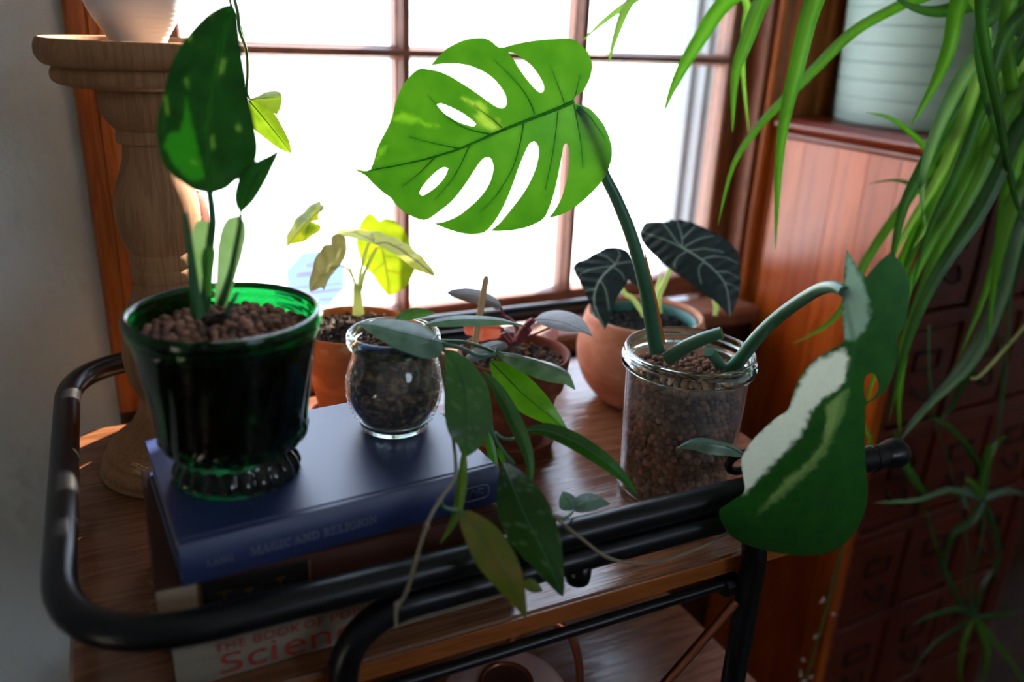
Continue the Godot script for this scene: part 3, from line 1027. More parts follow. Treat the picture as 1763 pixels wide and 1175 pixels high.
func books() -> void:
	var s := thing("science_book", "grey cloth book with red title lettering at the bottom of the stack", "book", Vector3(0.001, TOP, -0.4665), deg_to_rad(0.8))
	book(s, 0.245, 0.165, 0.036, M.grey_cloth, M.grey_cloth, M.pages)
	lettering(s, "lettering", "THE BOOK OF POPULAR", "Droid Sans", 0.0096, Vector3(0.0245, 0.0275, 0.0030), 1.22, M.red_ink)
	lettering(s, "lettering", "Science", "Droid Sans", 0.022, Vector3(0.0255, 0.0135, 0.0030), 1.5, M.red_ink)
	obj("number_label", box(Vector3(0.022, 0.017, 0.0006), 0.0002), M.yellow_label, s, Transform3D(Basis(), Vector3(0.172, 0.0165, 0.0027)))
	lettering(s, "lettering", "6", "Droid Sans", 0.016, Vector3(0.1725, 0.010, 0.0032), 1.0, M.black_ink, PI / 2)
	var b := thing("brown_book", "old dark brown book with worn corners, middle of the stack", "book", Vector3(-0.005, TOP + 0.0363, -0.4655), deg_to_rad(-0.5))
	var sp := book(b, 0.240, 0.160, 0.0465, M.brown_cloth, M.brown_cloth, M.pages_dark)
	obj("spine_label", box(Vector3(0.066, 0.043, 0.0012), 0.0003), M.leather, b, Transform3D(Basis(), Vector3(0.060, 0.0233, 0.0022)))
	obj("worn_corner", box(Vector3(0.024, 0.044, 0.0012), 0.0004), M.cream_worn, b, Transform3D(Basis(), Vector3(0.0125, 0.0233, 0.0020)))
	for e in [[0.026, 0.043], [0.094, 0.043]]:
		obj("gold_line", box(Vector3(0.0012, e[1], 0.0010), 0.0003), M.gold_ink, b, Transform3D(Basis(), Vector3(e[0], 0.0233, 0.0028)))
	for e in [[0.040, 0.035, 0.008], [0.040, 0.012, 0.008], [0.055, 0.033, 0.005], [0.058, 0.010, 0.009], [0.075, 0.036, 0.006], [0.078, 0.009, 0.006]]:
		obj("gold_tooling", box(Vector3(e[2], 0.0010, 0.0006), 0.0002), M.gold_ink, b, Transform3D(Basis(), Vector3(e[0], e[1], 0.0031)))
		obj("gold_tooling", box(Vector3(0.0010, e[2] * 0.8, 0.0006), 0.0002), M.gold_ink, b, Transform3D(Basis(), Vector3(e[0], e[1] - e[2] * 0.3, 0.0031)))
	var fray := Node3D.new()
	fray.name = "frayed_cloth"
	b.add_child(fray)
	for k in 26:
		var q := Vector3(rng.randf_range(-0.002, 0.006), 0.0445, -0.155 - rng.randf_range(-0.006, 0.006)) if k < 16 else Vector3(rng.randf_range(-0.001, 0.004), rng.randf_range(0.02, 0.045), -0.004)
		var e := q + Vector3(rng.randf_range(-0.009, 0.001), rng.randf_range(-0.003, 0.007), rng.randf_range(-0.006, 0.006))
		obj("thread", tube(PackedVector3Array([q, q.lerp(e, 0.5) + Vector3(0, 0.001, 0), e]), 0.0003, 0.0002, 4), M.cream_worn, fray)
	var u := thing("blue_book", "dark blue cloth book on top of the stack", "book", Vector3(0.0115, BOOK_TOP - 0.030, -0.4585), deg_to_rad(4.2))
	book(u, 0.220, 0.150, 0.030, M.blue_cloth, M.blue_cloth, M.pages)
	lettering(u, "lettering", "LANG", "Droid Serif", 0.0052, Vector3(0.0145, 0.0145, 0.0030), 1.12, M.silver_ink)
	lettering(u, "lettering", "MAGIC AND RELIGION", "Droid Serif", 0.0079, Vector3(0.0405, 0.0150, 0.0030), 0.98, M.silver_ink)
	var em := rounded_rect(-0.0105, -0.0055, 0.0105, 0.0055, 0.0045, 5)
	var ln := PackedVector3Array()
	for q in em: ln.append(Vector3(q[0], q[1], 0))
	ln.append(ln[0])
	var emb := obj("emblem", tube(ln, 0.0005, 0.0005, 5), M.silver_ink, u, Transform3D(Basis(), Vector3(0.200, 0.0150, 0.0028)))
	for e in [[-0.006, -0.003, -0.003, 0.003], [-0.003, 0.003, 0.000, 0.0005], [0.000, -0.003, 0.002, 0.003], [0.002, 0.003, 0.006, 0.002], [0.003, 0.000, 0.006, -0.002]]:
		obj("stroke", tube(PackedVector3Array([Vector3(e[0], e[1], 0), Vector3(e[2], e[3], 0)]), 0.0004, 0.0004, 5), M.silver_ink, emb)

# ------------------------------------------------------------------ candlestick, bowl and pothos
func candlestick() -> void:
	var o := Vector3(0.0363, TOP, -0.7832)
	var c := thing("pedestal", "turned pale wooden candle pedestal standing at the left of the cart", "pedestal", o)
	obj("foot", lathe(turned([[0, 0], [0.0708, 0], [0.07434, 0.004], [0.0739, 0.011], [0.06992, 0.015], [0.06992, 0.015], [0.06859, 0.017], [0.0677, 0.023], [0.06107, 0.029], [0.06107, 0.029], [0.05885, 0.0305], [0.05354, 0.034], [0.04513, 0.044], [0.04, 0.0528], [0.03629, 0.058], [0.03629, 0.058], [0.03522, 0.0602]], 5), 72), M.turned_wood, c)
	obj("shaft", lathe(turned([[0.03602, 0.0602], [0.03475, 0.070], [0.0362, 0.080], [0.04118, 0.0913], [0.04425, 0.1121], [0.04299, 0.13], [0.03891, 0.148], [0.03394, 0.1633], [0.02806, 0.178], [0.02625, 0.1855], [0.02625, 0.1855], [0.02815, 0.189], [0.02833, 0.195], [0.02679, 0.1985], [0.02679, 0.1985], [0.02778, 0.202], [0.02787, 0.208], [0.02652, 0.2125], [0.02652, 0.2125], [0.03077, 0.221], [0.03349, 0.230], [0.03511, 0.243], [0.03475, 0.2546], [0.03213, 0.269], [0.02715, 0.283], [0.02335, 0.295], [0.02199, 0.3065], [0.02199, 0.3065], [0.02597, 0.308], [0.02625, 0.3135], [0.02534, 0.3180], [0.02534, 0.3180], [0.02987, 0.323], [0.03421, 0.330], [0.03638, 0.338], [0.03638, 0.346], [0.03511, 0.3525]], 5), 72), M.turned_wood, c)
	obj("plate", lathe(turned([[0, 0.3525], [0.0436, 0.3525], [0.06104, 0.3545], [0.06758, 0.358], [0.06845, 0.364], [0.06584, 0.3690], [0.06584, 0.3690], [0.07238, 0.3705], [0.07674, 0.376], [0.07743, 0.383], [0.07569, 0.3885], [0.07368, 0.3905], [0.07107, 0.3895], [0.06889, 0.3850], [0.06802, 0.3835], [0.06802, 0.3835], [0, 0.383]], 5), 96), M.turned_wood, c)
	var b := thing("white_bowl", "white ribbed ceramic bowl on the wooden pedestal", "bowl", o + Vector3(0, 0.3832, 0))
	var prof := [[0, 0], [0.01958, 0], [0.02181, 0.003], [0.02385, 0.009], [0.02759, 0.015], [0.03248, 0.023], [0.03738, 0.033], [0.04272, 0.048], [0.04717, 0.068], [0.04984, 0.09], [0.04984, 0.098], [0.04984, 0.098], [0.04717, 0.098], [0.04717, 0.098], [0.04628, 0.09], [0.04361, 0.068], [0.03827, 0.046], [0.03115, 0.029], [0.01958, 0.014], [0, 0.012]]
	obj("body", lathe(turned(prof, 8), 72, func(_a, y, _j): return 1.0 + 0.006 * sin(y * 1700.0)), M.white_clay, b)
	var st := stuff("potting_soil", "potting soil filling the white bowl on the pedestal", "soil", o + Vector3(0, 0.3832 + 0.088, 0))
	soil_bed(st, 0.0450, 0.03, 0.004, M.soil, [[M.bark, 1.0, 0.0016, "bark_crumbs"]], 200)
	var p := thing("pothos", "young pothos vine trailing from the white bowl against the window", "plant", o + Vector3(0, 0.47, 0))
	p.position = Vector3.ZERO
	var vs := PackedVector3Array([Vector3(0.113, 1.2099, -0.7705), Vector3(0.1132, 1.1835, -0.7727), Vector3(0.1156, 1.1608, -0.7748), Vector3(0.1205, 1.1432, -0.778), Vector3(0.1209, 1.1228, -0.7834), Vector3(0.1195, 1.1088, -0.7874), Vector3(0.1222, 1.1028, -0.7883)])
	var vine := PackedVector3Array([o + Vector3(0.01, 0.472, -0.005), o + Vector3(0.03, 0.505, 0.0), o + Vector3(0.058, 0.492, 0.005)])
	vine.append_array(vs.slice(1))
	obj("stem", tube(smooth(vine, 50), 0.0016, 0.0011, 8), M.stem_green, p)
	obj("stem", tube(smooth(PackedVector3Array([Vector3(0.1205, 1.1432, -0.778), Vector3(0.1163, 1.1654, -0.7778), Vector3(0.1107, 1.1789, -0.7773), Vector3(0.1086, 1.1966, -0.7727)]), 12), 0.0012, 0.0008, 8), M.stem_green, p)
	var look := {"base": L(0.11, 0.20, 0.010), "alt": L(0.16, 0.25, 0.02), "patch": [L(0.065, 0.15, 0.006)], "bend": [0.15, 2.0, 1.0, 0.0, 1.0], "vein": L(0.2, 0.35, 0.02), "freq": 90.0, "rib": 0.0006}
	sheet({"at": Transform3D(Vector3(0.5142, -0.7298, 0.4506), Vector3(0.8502, 0.5028, -0.1558), Vector3(-0.1128, 0.4632, 0.879), Vector3(0.1212, 1.1017, -0.7888)), "out": PackedVector2Array([Vector2(-0.0005, -0.0002), Vector2(0.0057, 0.0051), Vector2(0.0195, 0.0109), Vector2(0.0337, 0.0092), Vector2(0.0481, 0.0058), Vector2(0.0588, 0.0001), Vector2(0.0485, -0.0061), Vector2(0.0305, -0.011), Vector2(0.0204, -0.0126), Vector2(0.0105, -0.0079)]), "holes": [], "veins": [PackedVector2Array([Vector2(0, 0), Vector2(0.0244, 0.0004), Vector2(0.0569, 0.0003)])], "patches": [PackedVector2Array([Vector2(0.0066, -0.0015), Vector2(0.013, 0.0031), Vector2(0.0222, 0.0021), Vector2(0.0215, -0.0038), Vector2(0.0137, -0.0056)]), PackedVector2Array([Vector2(0.0286, -0.0031), Vector2(0.0319, 0.0041), Vector2(0.0459, 0.0027), Vector2(0.0415, -0.0037)])]}, look, p, M.yellow_green, M.stem_green)
	sheet({"at": Transform3D(Vector3(0.936, 0.19, 0.2963), Vector3(0.1722, 0.487, -0.8563), Vector3(-0.307, 0.8525, 0.4231), Vector3(0.1211, 1.1023, -0.788)), "out": PackedVector2Array([Vector2(0, 0), Vector2(0.0084, 0.0035), Vector2(0.0138, 0.0087), Vector2(0.0217, 0.0097), Vector2(0.0275, 0.0053), Vector2(0.0291, -0.0038), Vector2(0.027, -0.0152), Vector2(0.0233, -0.0225), Vector2(0.0161, -0.0157), Vector2(0.0078, -0.0063)]), "holes": [], "veins": [PackedVector2Array([Vector2(0, 0), Vector2(0.0255, -0.0028)])], "patches": []}, look, p, M.yellow_green, M.stem_green)
	rebase(p, o + Vector3(0, 0.472, 0))

# ------------------------------------------------------------------ green goblet
func goblet() -> void:
	var o := Vector3(0.0580, BOOK_TOP + 0.0003, -0.5385)
	var g := thing("green_goblet", "dark green pressed glass goblet planter on the blue book", "planter", o)
	var prof := [[0, 0.0208], [0.03496, 0.0208], [0.03496, 0.0208], [0.0378, 0.0225], [0.04441, 0.0255], [0.04819, 0.031], [0.04914, 0.040], [0.05056, 0.055], [0.05245, 0.070], [0.05528, 0.086], [0.05783, 0.098], [0.05878, 0.1035], [0.05878, 0.1035], [0.06001, 0.1055], [0.06029, 0.1085], [0.06029, 0.1085], [0.0619, 0.111], [0.06256, 0.1145], [0.0619, 0.1180], [0.06048, 0.1192], [0.05859, 0.1188], [0.05717, 0.1165], [0.05651, 0.112], [0.05575, 0.104], [0.05368, 0.092], [0.05056, 0.074], [0.04819, 0.055], [0.04678, 0.042], [0.04441, 0.034], [0.0378, 0.0295], [0, 0.0255]]
	var ribs := func(a, y, j):
		if j > 76: return 1.0
		if y < 0.017: return 1.0 + 0.055 * (absf(sin(a * 11.0)) - 0.6) * clampf((0.018 - y) / 0.006, 0.0, 1.0) * clampf(y / 0.002, 0.2, 1.0)
		if y < 0.024: return 1.0
		if y < 0.036: return 1.0 + 0.035 * absf(sin(a * 11.0 + y * 90.0)) * clampf((y - 0.024) / 0.003, 0.0, 1.0) * clampf((0.040 - y) / 0.006, 0.0, 1.0)
		return 1.0 + 0.020 * absf(sin(a * 8.0 + y * 34.0)) * clampf((0.098 - y) / 0.02, 0.0, 1.0) * clampf((y - 0.034) / 0.004, 0.0, 1.0)
	obj("glass", lathe(turned(prof, 4), 264, ribs), M.green_glass, g)
	obj("foot", lathe(turned([[0, 0], [0.0382, 0], [0.04154, 0.0015], [0.0425, 0.004], [0.04059, 0.010], [0.03677, 0.016], [0.03533, 0.0205], [0.03533, 0.0205], [0, 0.0205]], 4), 264, ribs), M.green_darkened, g)
	# clay pebbles: the heap one sees, and the layers under it
	var r := 0.0030
	var fill := o.y + 0.1045
	var deep := PackedVector3Array()
	var spots := Array(scatter(0.0520, r * 1.75, 9000))
	spots.sort_custom(func(a, b): return a.y > b.y)
	for i in spots.size():
		var q: Vector2 = spots[i]
		var k := r * rng.randf_range(0.8, 1.25)
		var y := fill + 0.004 * (1.0 - q.length() / 0.052) + rng.randf_range(-0.0012, 0.0016) - maxf(0.0, q.length() - 0.048) * 0.4
		if i >= 190:
			deep.append(Vector3(o.x + q.x, y, o.z + q.y))
			continue
		pebble(Vector3(o.x + q.x, y, o.z + q.y), k, "round brown clay pebble heaped on top in the green goblet", "clay pebbles on top in the green goblet")
	for q in scatter(0.0505, r * 1.5, 6000): deep.append(Vector3(o.x + q.x, fill - 0.0035 + rng.randf_range(-0.001, 0.001), o.z + q.y))
	var y2 := 0.0305
	while y2 < 0.098:
		var rr := lerpf(0.0468, 0.0525, (y2 - 0.04) / 0.058) - 0.0045
		var n := int(TAU * rr / 0.0064)
		for k in n:
			var a := TAU * (k + rng.randf() * 0.5) / n
			deep.append(o + Vector3(rr * cos(a), y2 + rng.randf_range(-0.001, 0.001), rr * sin(a)))
		y2 += 0.0056
	pebble_mass("deep_pebbles", "clay pebbles packed below the surface inside the green goblet", deep, r * 1.05)
	# the plant
	var p := thing("broadleaf_plant", "plant with one big dark upright leaf growing in the green goblet", "plant", Vector3.ZERO)
	sheet({"at": Transform3D(Vector3(0.1536, 0.988, -0.0137), Vector3(-0.8192, 0.1196, -0.5609), Vector3(-0.5526, 0.0974, 0.8278), Vector3(0.0551, 1.0708, -0.5347)), "out": PackedVector2Array([Vector2(0.1102, 0), Vector2(0.1077, -0.0034), Vector2(0.1023, -0.0057), Vector2(0.0969, -0.0072), Vector2(0.0835, -0.0109), Vector2(0.0724, -0.0146), Vector2(0.0595, -0.0185), Vector2(0.0449, -0.0235), Vector2(0.0316, -0.027), Vector2(0.0216, -0.026), Vector2(0.0145, -0.021), Vector2(0.0094, -0.0153), Vector2(0.004, -0.0104), Vector2(0.0003, -0.0036), Vector2(-0.0007, -0.0001), Vector2(-0.0009, 0.003), Vector2(-0.0008, 0.0098), Vector2(0.0025, 0.0187), Vector2(0.0059, 0.0266), Vector2(0.0113, 0.0328), Vector2(0.0217, 0.037), Vector2(0.0302, 0.039), Vector2(0.0426, 0.0384), Vector2(0.0551, 0.0363), Vector2(0.0693, 0.0334), Vector2(0.0801, 0.0294), Vector2(0.0912, 0.0227), Vector2(0.1016, 0.0142), Vector2(0.1075, 0.0065)]), "holes": [], "veins": [PackedVector2Array([Vector2(0, 0), Vector2(0.0155, 0.0023), Vector2(0.0347, 0.0043), Vector2(0.0521, 0.0045), Vector2(0.0693, 0.0036), Vector2(0.0897, 0.0015), Vector2(0.1063, 0.0001)])], "patches": [PackedVector2Array([Vector2(0.0528, 0.0201), Vector2(0.038, 0.0153), Vector2(0.0215, 0.0085), Vector2(0.008, 0.0037), Vector2(0.0045, 0.013), Vector2(0.0099, 0.023), Vector2(0.0206, 0.0333), Vector2(0.0301, 0.03), Vector2(0.0332, 0.0226)]), PackedVector2Array([Vector2(0.0511, 0.0349), Vector2(0.0504, 0.0335), Vector2(0.0429, 0.0321), Vector2(0.0405, 0.0324), Vector2(0.0435, 0.0337)]), PackedVector2Array([Vector2(0.0875, 0.0247), Vector2(0.0894, 0.0235), Vector2(0.0888, 0.0222), Vector2(0.0853, 0.0228)]), PackedVector2Array([Vector2(0.0703, 0.0024), Vector2(0.0764, 0.0014), Vector2(0.0793, -0.0006), Vector2(0.0733, -0.0004), Vector2(0.0697, 0.0012)]), PackedVector2Array([Vector2(0.0635, 0.0223), Vector2(0.0642, 0.0214), Vector2(0.0605, 0.0203), Vector2(0.0595, 0.0209)]), PackedVector2Array([Vector2(0.1027, 0.0125), Vector2(0.1044, 0.0115), Vector2(0.1039, 0.0108), Vector2(0.1015, 0.0117)]), PackedVector2Array([Vector2(0.0316, 0.0016), Vector2(0.0337, 0.0003), Vector2(0.0285, -0.0005), Vector2(0.0265, 0.0009)]), PackedVector2Array([Vector2(0.017, 0.0139), Vector2(0.0162, 0.01), Vector2(0.0143, 0.0089), Vector2(0.0151, 0.0122)]), PackedVector2Array([Vector2(0.0412, -0.0126), Vector2(0.0433, -0.0143), Vector2(0.04, -0.0157), Vector2(0.0387, -0.014)])]}, {"base": L(0.007, 0.038, 0.010), "alt": L(0.013, 0.068, 0.013), "patch": [L(0.03, 0.24, 0.014), L(0.25, 0.42, 0.10)], "bend": [0.05, 1.5, 0.8, 0.0, 1.0], "vein": L(0.012, 0.09, 0.02), "vein_width": 0.0014, "rib": 0.0013, "ragged": 0.0015, "step": 0.0017, "freq": 45.0}, p, M.deep_green, M.vein_green)
	sheet({"at": Transform3D(Vector3(0.4499, 0.8457, 0.2871), Vector3(-0.5838, 0.5218, -0.622), Vector3(-0.6758, 0.1122, 0.7285), Vector3(0.0703, 1.0599, -0.5179)), "out": PackedVector2Array([Vector2(0.0496, -0.0001), Vector2(0.046, 0.0012), Vector2(0.0417, 0.0032), Vector2(0.031, 0.0097), Vector2(0.0227, 0.013), Vector2(0.0147, 0.0129), Vector2(0.0062, 0.01), Vector2(0.0012, 0.0049), Vector2(0, 0), Vector2(0.0063, -0.0018), Vector2(0.013, -0.0032), Vector2(0.0252, -0.0034), Vector2(0.035, -0.0026), Vector2(0.0433, -0.0017)]), "holes": [], "veins": [PackedVector2Array([Vector2(0, 0), Vector2(0.0133, 0.0037), Vector2(0.0287, 0.0035), Vector2(0.0469, 0.0006)])], "patches": []}, {"base": L(0.014, 0.075, 0.016), "alt": L(0.02, 0.11, 0.02), "patch": [], "bend": [0.08, 2.0, 1.0, 0.0, 1.0], "vein": L(0.01, 0.07, 0.02), "rib": 0.0008}, p, M.deep_green, M.vein_green)
	obj("petiole", tube(smooth(PackedVector3Array([Vector3(0.046, 0.9932, -0.5391), Vector3(0.0495, 1.0152, -0.5374), Vector3(0.053, 1.0382, -0.5356), Vector3(0.0555, 1.0531, -0.5344), Vector3(0.0553, 1.0708, -0.5345)]), 24), 0.0034, 0.0022, 12), M.stem_green, p)
	obj("petiole", tube(smooth(PackedVector3Array([Vector3(0.0553, 1.0002, -0.5289), Vector3(0.0628, 1.0213, -0.5252), Vector3(0.0671, 1.0408, -0.5208), Vector3(0.0693, 1.0522, -0.5186), Vector3(0.0705, 1.0605, -0.518)]), 20), 0.0026, 0.0013, 10), M.stem_green, p)
	var pale := {"kind": "strap", "base": L(0.48, 0.66, 0.32), "alt": L(0.58, 0.74, 0.44), "fold": -0.15, "cup": -0.5, "n": 24, "across": 8}
	blade("sheath", PackedVector3Array([Vector3(0.0565, 0.9991, -0.5305), Vector3(0.0602, 1.0152, -0.5276), Vector3(0.0641, 1.033, -0.5234), Vector3(0.0676, 1.0482, -0.5205), Vector3(0.0693, 1.0587, -0.5197)]), 0.0082, pale, p, M.stem_pale)
	blade("sheath", PackedVector3Array([Vector3(0.0471, 1.0016, -0.5419), Vector3(0.0479, 1.0177, -0.5427), Vector3(0.0499, 1.0329, -0.5428), Vector3(0.0529, 1.0462, -0.5412), Vector3(0.0546, 1.0503, -0.5404)]), 0.0072, pale, p, M.stem_pale)
	blade("sheath", PackedVector3Array([Vector3(0.0496, 1.0057, -0.5306), Vector3(0.0502, 1.021, -0.5303), Vector3(0.0521, 1.0324, -0.5294), Vector3(0.0541, 1.0381, -0.5284)]), 0.0044, {"kind": "strap", "base": L(0.10, 0.28, 0.06), "fold": -0.3, "cup": -0.4}, p, M.stem_pale)
	obj("shoot", tube(smooth(PackedVector3Array([Vector3(0.0415, 0.9931, -0.5302), Vector3(0.041, 1.0028, -0.5304), Vector3(0.0404, 1.0215, -0.5318), Vector3(0.0405, 1.0398, -0.5329), Vector3(0.0401, 1.0591, -0.5342)]), 20), 0.0044, 0.0014, 10), M.stem_green, p)
	obj("shoot", tube(smooth(PackedVector3Array([Vector3(0.058, 0.9989, -0.5186), Vector3(0.0609, 1.0052, -0.516), Vector3(0.0646, 1.0119, -0.5142)]), 8), 0.0026, 0.0007, 8), M.stem_dark, p)
	obj("crown", ball(0.008, 0.5, 9), M.soil, p, Transform3D(Basis(), o + Vector3(-0.003, 0.109, 0.0)))
	rebase(p, o + Vector3(0, 0.105, 0))

# ------------------------------------------------------------------ small jar and hoya
func hoya_jar() -> void:
	var o := Vector3(0.1814, BOOK_TOP + 0.0003, -0.5655)
	var j := thing("glass_jar", "small bellied clear glass jar of soil on the blue book", "jar", o)
	obj("glass", lathe(turned([[0, 0], [0.0235, 0], [0.0265, 0.0012], [0.0280, 0.004], [0.033, 0.014], [0.0366, 0.026], [0.0375, 0.036], [0.0358, 0.048], [0.0328, 0.057], [0.0309, 0.064], [0.0306, 0.066], [0.0288, 0.066], [0.0288, 0.066], [0.0295, 0.062], [0.0312, 0.056], [0.0341, 0.048], [0.0358, 0.036], [0.0349, 0.026], [0.0312, 0.015], [0.025, 0.007], [0, 0.006]]), 72), M.pane, j)
	obj("base", lathe(turned([[0, 0.0003], [0.0225, 0.0003], [0.0250, 0.0012], [0.0262, 0.003], [0.0245, 0.0055], [0, 0.0052]]), 64), M.clear_solid, j)
	obj("lip", lathe(turned([[0.0290, 0.0665], [0.0312, 0.0665], [0.0335, 0.0675], [0.0352, 0.070], [0.0356, 0.0735], [0.0352, 0.077], [0.0338, 0.0790], [0.0318, 0.0785], [0.0302, 0.076], [0.0292, 0.072], [0.0290, 0.0665]]), 72), M.clear_solid, j)
	var prof := [[0.028, 0.004], [0.033, 0.014], [0.0366, 0.026], [0.0375, 0.036], [0.0358, 0.048], [0.0328, 0.057]]
	var dew := MultiMesh.new()
	dew.transform_format = MultiMesh.TRANSFORM_3D
	dew.mesh = M.drop
	dew.instance_count = 420
	for i in 420:
		var a := deg_to_rad(rng.randf_range(-20.0, 80.0) if i % 3 else rng.randf_range(80.0, 200.0))
		var x := rng.randf() * 4.99
		var k := int(x)
		var rr := lerpf(prof[k][0], prof[k + 1][0], x - k)
		var sz := rng.randf_range(0.00025, 0.0007)
		dew.set_instance_transform(i, Transform3D(Basis.from_scale(Vector3.ONE * sz), Vector3(rr * cos(a), lerpf(prof[k][1], prof[k + 1][1], x - k), rr * sin(a))))
	var dm := MultiMeshInstance3D.new()
	dm.name = "condensation"
	dm.multimesh = dew
	dm.material_override = M.clear_solid
	dm.set_meta("kind", "stuff")
	j.add_child(dm)
	var s := stuff("jar_soil", "dark damp potting mix filling the small clear glass jar", "soil", o)
	var bed := stuff("bark_soil", "bark chips on top of the soil in the small glass jar", "soil", o + Vector3(0, 0.0722, 0))
	obj("soil_fill", lathe(turned([[0, 0.0075], [0.022, 0.0078], [0.0305, 0.0155], [0.0345, 0.0265], [0.0354, 0.036], [0.0337, 0.048], [0.0308, 0.056], [0.0291, 0.062], [0.0286, 0.066], [0.0287, 0.0715], [0.0287, 0.0715], [0, 0.0715]]), 72, func(a, y, _j): return 1.0 - 0.012 * absf(sin(a * 9.0 + y * 210.0) * sin(a * 5.0 - y * 130.0))), M.jar_soil, s)
	soil_bed(bed, 0.0270, 0.0006, 0.003, M.soil_light, [[M.bark, 1.0, 0.0022, "bark_crumbs"], [M.perlite, 0.15, 0.0013, "pale_grit"]], 260)
	var p := thing("hoya", "trailing hoya with long pointed leaves hanging out of the small jar", "plant", Vector3.ZERO)
	var g := L(0.060, 0.155, 0.058)
	var ga := L(0.085, 0.190, 0.075)
	var fl := L(0.24, 0.34, 0.26)
	var sil := {"base": L(0.16, 0.28, 0.21), "alt": L(0.26, 0.38, 0.33), "fold": 0.15, "rib": 0.0004, "rib_mat": M.stem_dark}
	var flat := sil.duplicate()
	flat.face = Vector3(0, 1, 0.3)
	blade("leaf", PackedVector3Array([Vector3(0.2097, 0.9508, -0.5379), Vector3(0.2022, 0.9531, -0.5383), Vector3(0.1889, 0.9576, -0.5405), Vector3(0.1747, 0.9625, -0.542), Vector3(0.1613, 0.9668, -0.5453), Vector3(0.1497, 0.9686, -0.5511)]), 0.0205, {"face": Vector3(0.1, 1, 0.35), "base": L(0.11, 0.22, 0.16), "alt": L(0.24, 0.35, 0.31), "fold": 0.12, "peak": 0.36, "rib": 0.0004, "rib_mat": M.stem_dark, "n": 28}, p, M.hoya)
	blade("leaf", PackedVector3Array([Vector3(0.1894, 0.9543, -0.5872), Vector3(0.1963, 0.9571, -0.586), Vector3(0.2042, 0.9589, -0.5843), Vector3(0.2134, 0.9588, -0.583), Vector3(0.2213, 0.9581, -0.5824)]), 0.0044, {"base": L(0.09, 0.20, 0.06), "alt": L(0.16, 0.27, 0.16), "fold": 0.6, "rib": 0.0003, "rib_mat": M.stem_dark}, p, M.hoya)
	blade("leaf", PackedVector3Array([Vector3(0.2041, 0.9585, -0.5575), Vector3(0.2155, 0.9597, -0.5574), Vector3(0.2306, 0.9602, -0.5555), Vector3(0.2524, 0.9576, -0.5557), Vector3(0.2682, 0.9554, -0.5535), Vector3(0.286, 0.9501, -0.5502)]), 0.0075, flat, p, M.hoya)
	blade("leaf", PackedVector3Array([Vector3(0.2038, 0.9552, -0.513), Vector3(0.2083, 0.944, -0.5018), Vector3(0.2089, 0.9317, -0.4881), Vector3(0.205, 0.9172, -0.4733), Vector3(0.1993, 0.9092, -0.4593), Vector3(0.1949, 0.899, -0.4559)]), 0.0165, {"base": g, "alt": ga, "fleck": fl, "fold": 0.14, "peak": 0.50, "rib": 0.0005, "rib_mat": M.stem_dark, "n": 30, "across": 10}, p, M.hoya)
	blade("leaf", PackedVector3Array([Vector3(0.1948, 0.9059, -0.456), Vector3(0.1904, 0.8958, -0.447), Vector3(0.1833, 0.8851, -0.4338), Vector3(0.1744, 0.8751, -0.4215), Vector3(0.1628, 0.8637, -0.4161)]), 0.0036, {"base": L(0.16, 0.27, 0.03), "fold": 0.8}, p, M.hoya)
	blade("leaf", PackedVector3Array([Vector3(0.2355, 0.9313, -0.5195), Vector3(0.2402, 0.9232, -0.506), Vector3(0.2427, 0.913, -0.488), Vector3(0.245, 0.8993, -0.4701), Vector3(0.247, 0.8822, -0.4579), Vector3(0.2455, 0.8589, -0.4531)]), 0.0056, {"base": g, "alt": ga, "fold": 0.8, "rib": 0.0004, "rib_mat": M.stem_dark}, p, M.hoya)
	blade("leaf", PackedVector3Array([Vector3(0.2533, 0.9267, -0.5442), Vector3(0.2609, 0.9178, -0.5292), Vector3(0.2717, 0.9054, -0.5182), Vector3(0.2842, 0.8943, -0.5064), Vector3(0.3013, 0.8778, -0.4979)]), 0.0128, {"base": L(0.10, 0.25, 0.012), "alt": L(0.16, 0.33, 0.02), "fold": 0.22, "rib": 0.0005, "rib_mat": M.stem_green, "n": 28, "across": 8}, p, M.hoya)
	blade("leaf", PackedVector3Array([Vector3(0.2577, 0.9349, -0.542), Vector3(0.2641, 0.9387, -0.5242), Vector3(0.2749, 0.9387, -0.5065), Vector3(0.2861, 0.9357, -0.4943), Vector3(0.2922, 0.9305, -0.4868), Vector3(0.2965, 0.9209, -0.4846)]), 0.0105, {"face": Vector3(0, 1, 0.5), "base": L(0.09, 0.22, 0.10), "alt": L(0.30, 0.40, 0.34), "fold": 0.7, "rib": 0.0004, "rib_mat": M.stem_dark}, p, M.hoya)
	blade("leaf", PackedVector3Array([Vector3(0.2558, 0.8928, -0.487), Vector3(0.2653, 0.8992, -0.4711), Vector3(0.279, 0.8966, -0.4531), Vector3(0.2943, 0.887, -0.4343), Vector3(0.3094, 0.8721, -0.4268), Vector3(0.3207, 0.8561, -0.4267)]), 0.0062, {"base": L(0.03, 0.11, 0.025), "alt": L(0.05, 0.15, 0.03), "fold": 0.7, "peak": 0.4, "rib": 0.0004, "rib_mat": M.stem_dark, "n": 30}, p, M.hoya)
	blade("leaf", PackedVector3Array([Vector3(0.2262, 0.8868, -0.4593), Vector3(0.2225, 0.8827, -0.4366), Vector3(0.2238, 0.8691, -0.4181), Vector3(0.23, 0.8497, -0.4016), Vector3(0.2402, 0.8194, -0.3887)]), 0.0175, {"base": L(0.024, 0.075, 0.012), "alt": L(0.034, 0.10, 0.02), "fleck": fl, "fold": 0.18, "peak": 0.52, "rib": 0.0006, "rib_mat": M.stem_dark, "n": 32, "across": 10}, p, M.hoya)
